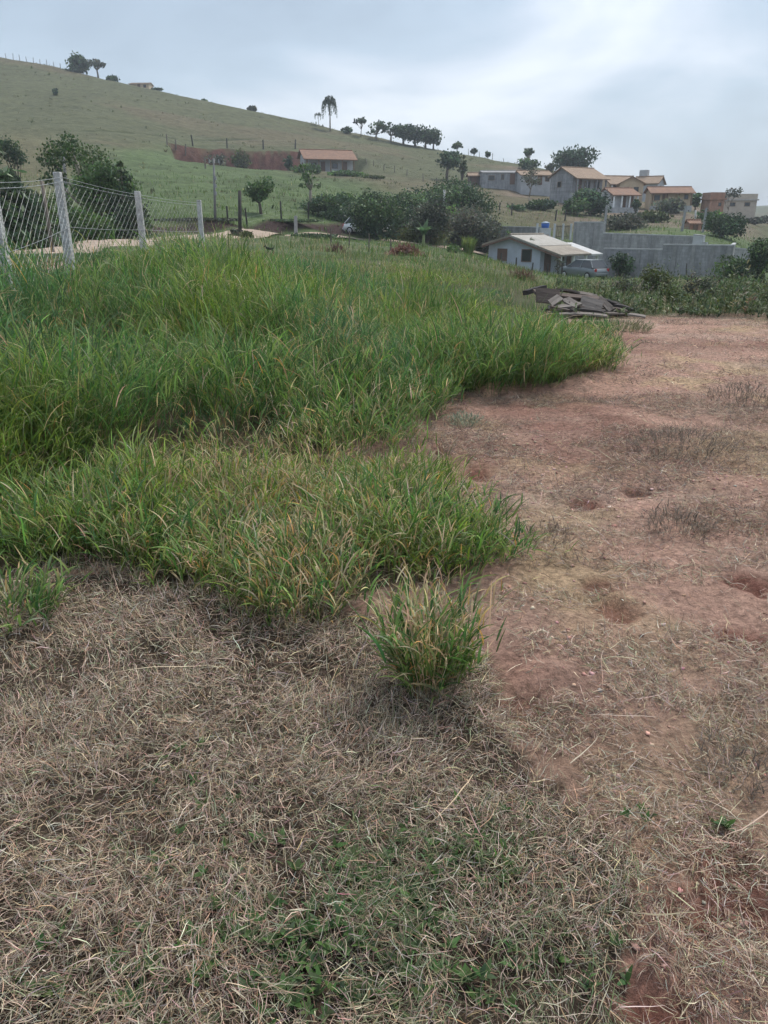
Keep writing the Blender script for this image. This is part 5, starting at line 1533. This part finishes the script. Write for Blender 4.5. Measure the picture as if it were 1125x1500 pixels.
# ------------------------------------------------------------------ cars
def car(name, label, loc, rz, paint, finish, glassc=(.03, .035, .04)):
    t = thing(name, label, 'car', loc, rz)
    pm = mat(finish, paint, .28, .05, 2, spec=.6, metal=.3)
    # lower body lofted along x: (x, half width, bottom, top)
    sec = [(-1.98, .62, .38, .62), (-1.9, .76, .26, .80), (-1.35, .82, .22, .90), (-.3, .83, .22, .93), (.7, .83, .22, .93), (1.35, .82, .22, .90), (1.82, .77, .26, .84), (1.95, .66, .36, .66)]
    V = []; Q = []
    for (x, w, b, tp) in sec:
        pr = [(-w * .93, b), (-w, b + .2), (-w, (b + tp) / 2 + .05), (-w * .93, tp - .03), (-w * .75, tp), (w * .75, tp), (w * .93, tp - .03), (w, (b + tp) / 2 + .05), (w, b + .2), (w * .93, b)]
        V += [(x, y, z) for y, z in pr]
    m = 10
    mb = MB(); fs = [(i * m + k, i * m + (k + 1) % m, (i + 1) * m + (k + 1) % m, (i + 1) * m + k) for i in range(len(sec) - 1) for k in range(m)]
    fs += [tuple(range(m - 1, -1, -1)), tuple(range((len(sec) - 1) * m, len(sec) * m))]
    mb.add(V, fs); b = mb.build('body', pm, t, True, bevel=.02)
    # cabin: glasshouse then roof panel
    lo = [(-1.05, .78), (1.72, .76)]; hi = [(-.28, .58), (1.28, .60)]
    g = MB(); zt = 1.40
    g.hexa([Vector((hi[0][0], -hi[0][1], zt)), Vector((hi[1][0], -hi[1][1], zt)), Vector((hi[1][0], hi[1][1], zt)), Vector((hi[0][0], hi[0][1], zt))], [Vector((lo[0][0], -lo[0][1], .9)), Vector((lo[1][0], -lo[1][1], .88)), Vector((lo[1][0], lo[1][1], .88)), Vector((lo[0][0], lo[0][1], .9))])
    g.build('windows', mat_glass('car_glass', glassc), t)
    MB().box((.5, 0, zt + .02), (1.62, 1.22, .05)).build('roof', pm, t, bevel=.02)
    for s in (-1, 1):
        for (xa, xb) in ((-1.05, -.28), (.42, .5), (1.72, 1.28)):
            MB().tube([(xa, s * .79, .9), (xb, s * .61, zt)], .035, 5).build('pillar', pm, t)
        MB().box((-1.93, s * .52, .66), (.08, .28, .14)).build('headlight', mat('headlight_lens', (.7, .72, .72), .15, .05), t, bevel=.02)
        MB().box((1.9, s * .62, .74), (.08, .2, .22)).build('tail_light', mat('tail_lens', (.35, .03, .03), .2, .05), t, bevel=.02)
        MB().tube([(-.85, s * .86, .95), (-.85, s * .98, .97)], [.05, .07], 6).build('mirror', pm, t)
        for x in (-1.22, 1.25):
            w = MB().tube([(x, s * .66, .30), (x, s * .85, .30)], .30, 18).build('wheel', mat('tyre_rubber', (.025, .025, .026), .9), t)
            MB().tube([(x, s * .853, .30), (x, s * .87, .30)], [.19, .16], 12).build('rim', mat('rim_metal', (.5, .5, .52), .35, .1, metal=.7), w)
    MB().box((-1.99, 0, .42), (.10, 1.2, .16)).build('front_bumper', pm, t, bevel=.03)
    MB().box((1.96, 0, .42), (.10, 1.25, .18)).build('rear_bumper', pm, t, bevel=.03)


p = gY(860, 60.5)
car('parked_car', 'dark grey hatchback parked in front of the veranda of the white house', (p.x, p.y, p.z), R(-60), (.17, .19, .20), 'dark_grey_paint')
p = gY(537, 69.5)
car('parked_car', 'white car parked on the road in the shade of the broad tree', (p.x, p.y, p.z + .1), R(160), (.72, .73, .72), 'white_car_paint')


# ------------------------------------------------------------------ dog
def dog():
    g = gp(395.5, 371, 18)
    me = bpy.data.meshes.new('dog')
    k = 12.5 * g.y * CP / F / .80
    pts = [(-.28, 0, .40), (-.05, 0, .40), (.22, 0, .43), (.36, 0, .55), (.44, 0, .62), (.56, 0, .59), (-.36, 0, .46), (-.44, 0, .62), (-.42, 0, .74),
           (.22, .09, .27), (.21, .09, .12), (.24, .09, .01), (.22, -.09, .27), (.21, -.09, .12), (.24, -.09, .01), (-.26, .09, .27), (-.33, .09, .15), (-.28, .09, .01), (-.26, -.09, .27), (-.33, -.09, .15), (-.28, -.09, .01),
           (.41, .06, .72), (.41, -.06, .72)]
    eds = [(0, 1), (1, 2), (2, 3), (3, 4), (4, 5), (0, 6), (6, 7), (7, 8), (2, 9), (9, 10), (10, 11), (2, 12), (12, 13), (13, 14), (0, 15), (15, 16), (16, 17), (0, 18), (18, 19), (19, 20), (4, 21), (4, 22)]
    rad = [.10, .105, .125, .075, .075, .035, .04, .025, .015, .05, .03, .028, .05, .03, .028, .06, .03, .028, .06, .03, .028, .02, .02]
    me.from_pydata([Vector(p) * k for p in pts], eds, [])
    o = bpy.data.objects.new('dog', me); COL.objects.link(o)
    sk = o.modifiers.new('skin', 'SKIN'); sk.use_smooth_shade = True
    for v, r in zip(me.skin_vertices[0].data if len(me.skin_vertices) else [], rad): v.radius = (r * k, r * k)
    sb = o.modifiers.new('sub', 'SUBSURF'); sb.levels = sb.render_levels = 2
    me.materials.append(mat('black_fur', (.012, .012, .013), .8, .2, 10))
    o.location = g; o.rotation_euler = (0, 0, R(172))
    tag(o, 'small black dog standing with raised tail in the field behind the tall grass', 'dog')
    return o


_d = dog()
if not len(_d.data.skin_vertices):
    bpy.context.view_layer.objects.active = _d


# ------------------------------------------------------------------ heap of broken lumber
GREYW = mat('grey_plank', (.15, .128, .112), .95, .5, 7, .5, 25, stretch=(.2, 1, 1), tint=(.07, .058, .05))
PALEWD = mat('pale_plank', (.215, .19, .17), .95, .45, 7, .4, 25, stretch=(.2, 1, 1), tint=(.105, .088, .076))
BROWNW = mat('brown_board', (.12, .092, .078), .95, .45, 7, .5, 25, stretch=(.2, 1, 1))
DARKWD = mat('charred_plank', (.06, .053, .05), .95, .4, 7, .5, 25, stretch=(.2, 1, 1))


def plank(a, b, w, th, m, label, roll=0., shift=0., name='plank', group='planks of the lumber heap'):
    """board between two points given as photo crop pixels plus depth"""
    A = at(740 + a[0] / 5.114, 400 + a[1] / 5.114, a[2]); B = at(740 + b[0] / 5.114, 400 + b[1] / 5.114, b[2])
    mid = (A + B) / 2; d = B - A
    o = MB(); L = d.length; n = 7
    # slightly warped and ragged board
    top = []; bow = random.uniform(-.02, .03)
    vs = []; 
    for i in range(n):
        x = -L / 2 + L * i / (n - 1); z = bow * (1 - (2 * i / (n - 1) - 1) ** 2)
        rw = w / 2 * (1 + random.uniform(-.05, .05)); ex = random.uniform(-.03, .03) if i in (0, n - 1) else 0
        vs += [(x + ex, -rw, z - th / 2), (x - ex, rw, z - th / 2), (x - ex, rw, z + th / 2), (x + ex, -rw, z + th / 2)]
    fs = [(i * 4 + k, i * 4 + (k + 1) % 4, i * 4 + 4 + (k + 1) % 4, i * 4 + 4 + k) for i in range(n - 1) for k in range(4)] + [(3, 2, 1, 0), tuple(range(4 * n - 4, 4 * n))]
    o.add(vs, fs)
    ob = o.build(name, m)
    q = d.to_track_quat('X', 'Z')
    ob.rotation_mode = 'QUATERNION'
    ob.rotation_quaternion = q @ Matrix.Rotation(roll, 3, 'X').to_quaternion()
    ob.location = mid
    return tag(ob, label, 'plank', group)


def lumber():
    g = gp(860, 460, 10)
    # the low mound the boards lie on
    n1_, n2_ = 26, 16; V = []
    for j in range(n2_):
        for i in range(n1_):
            u = i / (n1_ - 1) * 2 - 1; v = j / (n2_ - 1) * 2 - 1
            x = g.x - .18 + u * .95; y = 15.65 + v * .65
            V.append((x, y, h1(x, y) - .04 + .24 * max(0, (1 - u * u)) * max(0, 1 - v * v) * (.6 + .7 * float(vnoise(u * 4, v * 3, 91)))))
    ix = np.arange(n1_ * n2_).reshape(n2_, n1_)
    o = npmesh('rubble_mound', np.array(V), np.stack([ix[:-1, :-1], ix[:-1, 1:], ix[1:, 1:], ix[1:, :-1]], -1).reshape(-1, 4), mat('rubble', (.10, .08, .065), .95, .5, 9, .8, 18), smooth=True)
    tag(o, 'low dark mound of earth and rubble under the broken lumber', 'mound')
    plank((150, 148, 15.6), (292, 108, 15.8), .10, .09, DARKWD, 'dark charred beam sticking up at the left end of the lumber heap')
    plank((215, 140, 15.4), (700, 190, 15.3), .16, .05, BROWNW, 'longest brown plank lying along the top of the lumber heap', .3)
    plank((370, 130, 15.6), (540, 152, 15.6), .22, .04, GREYW, 'grey board lying on top of the long brown plank', -.2)
    plank((500, 150, 15.7), (690, 178, 15.6), .20, .04, GREYW, 'second grey board lying on the right half of the long brown plank', .15)
    plank((230, 165, 15.3), (405, 185, 15.2), .30, .025, BROWNW, 'wide brown sheet leaning on the left front of the lumber heap', 1.05, name='board')
    plank((335, 228, 15.0), (412, 178, 15.2), .16, .03, PALEWD, 'short pale offcut propped up at the left front of the heap', .6)
    plank((452, 192, 15.2), (548, 245, 14.9), .17, .035, PALEWD, 'pale short plank sliding down the middle of the heap', .4)
    plank((560, 228, 15.1), (722, 268, 15.0), .34, .03, PALEWD, 'broadest pale panel leaning on the front of the heap', .95, name='board')
    plank((702, 192, 15.3), (800, 282, 14.9), .13, .04, GREYW, 'grey plank slanting steeply down the right front of the heap', .5)
    plank((700, 192, 15.5), (862, 238, 15.4), .12, .06, DARKWD, 'dark plank pointing right from the top of the heap', .2)
    plank((820, 240, 15.3), (955, 278, 15.2), .12, .05, DARKWD, 'dark plank at the lower right end of the heap', .1)
    plank((800, 262, 15.2), (930, 292, 15.1), .10, .04, BROWNW, 'thin brown plank under the dark plank at the lower right', .1)
    plank((325, 258, 15.0), (505, 242, 15.0), .15, .03, PALEWD, 'pale plank lying low at the left front of the heap', .25)
    plank((405, 308, 14.7), (765, 322, 14.6), .16, .03, PALEWD, 'long pale plank flat on the ground along the front of the heap', .1)
    plank((490, 268, 14.95), (745, 292, 14.8), .12, .04, DARKWD, 'dark plank low in the middle front of the heap', .2)
    plank((340, 250, 14.9), (620, 305, 14.75), .10, .03, BROWNW, 'thin brown lath crossing the front of the heap')
    plank((600, 300, 14.8), (880, 305, 14.8), .12, .03, GREYW, 'grey lath on the ground at the right front of the heap', .1)
    plank((925, 308, 14.7), (1052, 328, 14.6), .15, .03, PALEWD, 'separate pale plank lying on the soil right of the heap', .1)
    for k in range(30):
        x0 = random.uniform(260, 860); y0 = 310 - abs(random.gauss(0, 45)) * max(.2, 1 - ((x0 - 560) / 420) ** 2); dx = random.uniform(40, 130) * random.choice((-1, 1)); Yd = random.uniform(14.8, 15.5)
        plank((x0, y0, Yd), (x0 + dx, y0 + random.uniform(-16, 26), Yd + random.uniform(-.3, .3)), random.uniform(.05, .10), .025, random.choice((GREYW, BROWNW, DARKWD, PALEWD)), 'short splintered piece of wood lying loose among the planks', random.uniform(-.5, .5), name='splinter', group='loose wood splinters on the heap')


lumber()

# ------------------------------------------------------------------ sky, sun, air
SUN_EL, SUN_AZ = 58, 38          # azimuth measured clockwise from +Y
w = bpy.data.worlds.new('World'); S.world = w; w.use_nodes = True
nt = w.node_tree; nt.nodes.clear()
out = N(nt, 'ShaderNodeOutputWorld')
sky = N(nt, 'ShaderNodeTexSky'); sky.sky_type = 'NISHITA'; sky.sun_disc = False
sky.sun_elevation = R(SUN_EL); sky.sun_rotation = R(SUN_AZ); sky.air_density = 1.2; sky.dust_density = 2.0
b1 = N(nt, 'ShaderNodeBackground'); b1.inputs['Strength'].default_value = .09
nt.links.new(sky.outputs[0], b1.inputs['Color'])
geo = N(nt, 'ShaderNodeTexCoord')
sep = N(nt, 'ShaderNodeSeparateXYZ'); nt.links.new(geo.outputs['Generated'], sep.inputs[0])
zc = N(nt, 'ShaderNodeMath', operation='MAXIMUM'); zc.inputs[1].default_value = 0.0
nt.links.new(sep.outputs['Z'], zc.inputs[0])
zo = N(nt, 'ShaderNodeMath', operation='ADD'); zo.inputs[1].default_value = .30; nt.links.new(zc.outputs[0], zo.inputs[0])
dx = N(nt, 'ShaderNodeMath', operation='DIVIDE'); nt.links.new(sep.outputs['X'], dx.inputs[0]); nt.links.new(zo.outputs[0], dx.inputs[1])
dy = N(nt, 'ShaderNodeMath', operation='DIVIDE'); nt.links.new(sep.outputs['Y'], dy.inputs[0]); nt.links.new(zo.outputs[0], dy.inputs[1])
cmb = N(nt, 'ShaderNodeCombineXYZ'); nt.links.new(dx.outputs[0], cmb.inputs[0]); nt.links.new(dy.outputs[0], cmb.inputs[1])
mp = N(nt, 'ShaderNodeMapping'); mp.inputs['Location'].default_value = (3.1, 1.7, 0); mp.inputs['Scale'].default_value = (1.15, 1.25, 1)
nt.links.new(cmb.outputs[0], mp.inputs[0])
cn = N(nt, 'ShaderNodeTexNoise', Scale=1.0, Detail=8., Roughness=.5, Distortion=.6); nt.links.new(mp.outputs[0], cn.inputs['Vector'])
cr = N(nt, 'ShaderNodeValToRGB')
e = cr.color_ramp.elements
e[0].position = .36; e[0].color = (.155, .190, .235, 1); e[1].position = .66; e[1].color = (.39, .412, .45, 1)
x = cr.color_ramp.elements.new(.48); x.color = (.215, .262, .318, 1)
x = cr.color_ramp.elements.new(.56); x.color = (.285, .32, .372, 1)
nt.links.new(cn.outputs[0], cr.inputs[0])
# an overcast sky is brighter overhead than at the horizon
zr_ = N(nt, 'ShaderNodeMapRange'); zr_.inputs['From Min'].default_value = .2; zr_.inputs['From Max'].default_value = .9; zr_.inputs['To Min'].default_value = 1.0; zr_.inputs['To Max'].default_value = 1.35
nt.links.new(zc.outputs[0], zr_.inputs[0])
b2 = N(nt, 'ShaderNodeBackground'); nt.links.new(cr.outputs[0], b2.inputs['Color']); nt.links.new(zr_.outputs[0], b2.inputs['Strength'])
ms = N(nt, 'ShaderNodeMixShader'); ms.inputs[0].default_value = .86
nt.links.new(b1.outputs[0], ms.inputs[1]); nt.links.new(b2.outputs[0], ms.inputs[2]); nt.links.new(ms.outputs[0], out.inputs[0])

L = bpy.data.lights.new('sun', 'SUN'); L.energy = 1.5; L.angle = R(11); L.color = (1, .95, .88)
so = bpy.data.objects.new('sun', L); COL.objects.link(so)
d = Vector((math.sin(R(SUN_AZ)) * math.cos(R(SUN_EL)), math.cos(R(SUN_AZ)) * math.cos(R(SUN_EL)), math.sin(R(SUN_EL))))
so.rotation_euler = d.to_track_quat('Z', 'Y').to_euler()

hz = MB(); hz.box((0, 355, 33), (1160, 860, 96))
hm, hnt, hout = ngroup('air_haze')
pv = N(hnt, 'ShaderNodeVolumePrincipled'); pv.inputs['Color'].default_value = (.84, .92, 1, 1); pv.inputs['Density'].default_value = .00052; pv.inputs['Anisotropy'].default_value = .1
hnt.links.new(pv.outputs[0], hout.inputs['Volume'])
ho = hz.build('haze', hm); tag(ho, 'thin bluish haze over the valley and hill', 'haze', kind='stuff')

# ------------------------------------------------------------------ camera and render
cam = bpy.data.cameras.new('camera'); co = bpy.data.objects.new('camera', cam); COL.objects.link(co)
cam.sensor_fit = 'VERTICAL'; cam.sensor_height = 24; cam.lens = 24 * F / 1500
cam.clip_start = .05; cam.clip_end = 12000
co.location = (0, 0, CZ); co.rotation_euler = (R(90) - PITCH, 0, 0)
S.camera = co
S.view_settings.view_transform = 'Standard'; S.view_settings.look = 'None'; S.view_settings.exposure = 1.3; S.view_settings.gamma = 1
S.cycles.use_denoising = True
S.cycles.max_bounces = 6; S.cycles.diffuse_bounces = 3; S.cycles.transmission_bounces = 3; S.cycles.transparent_max_bounces = 4; S.cycles.volume_bounces = 0
S.cycles.use_adaptive_sampling = True; S.cycles.adaptive_threshold = .02
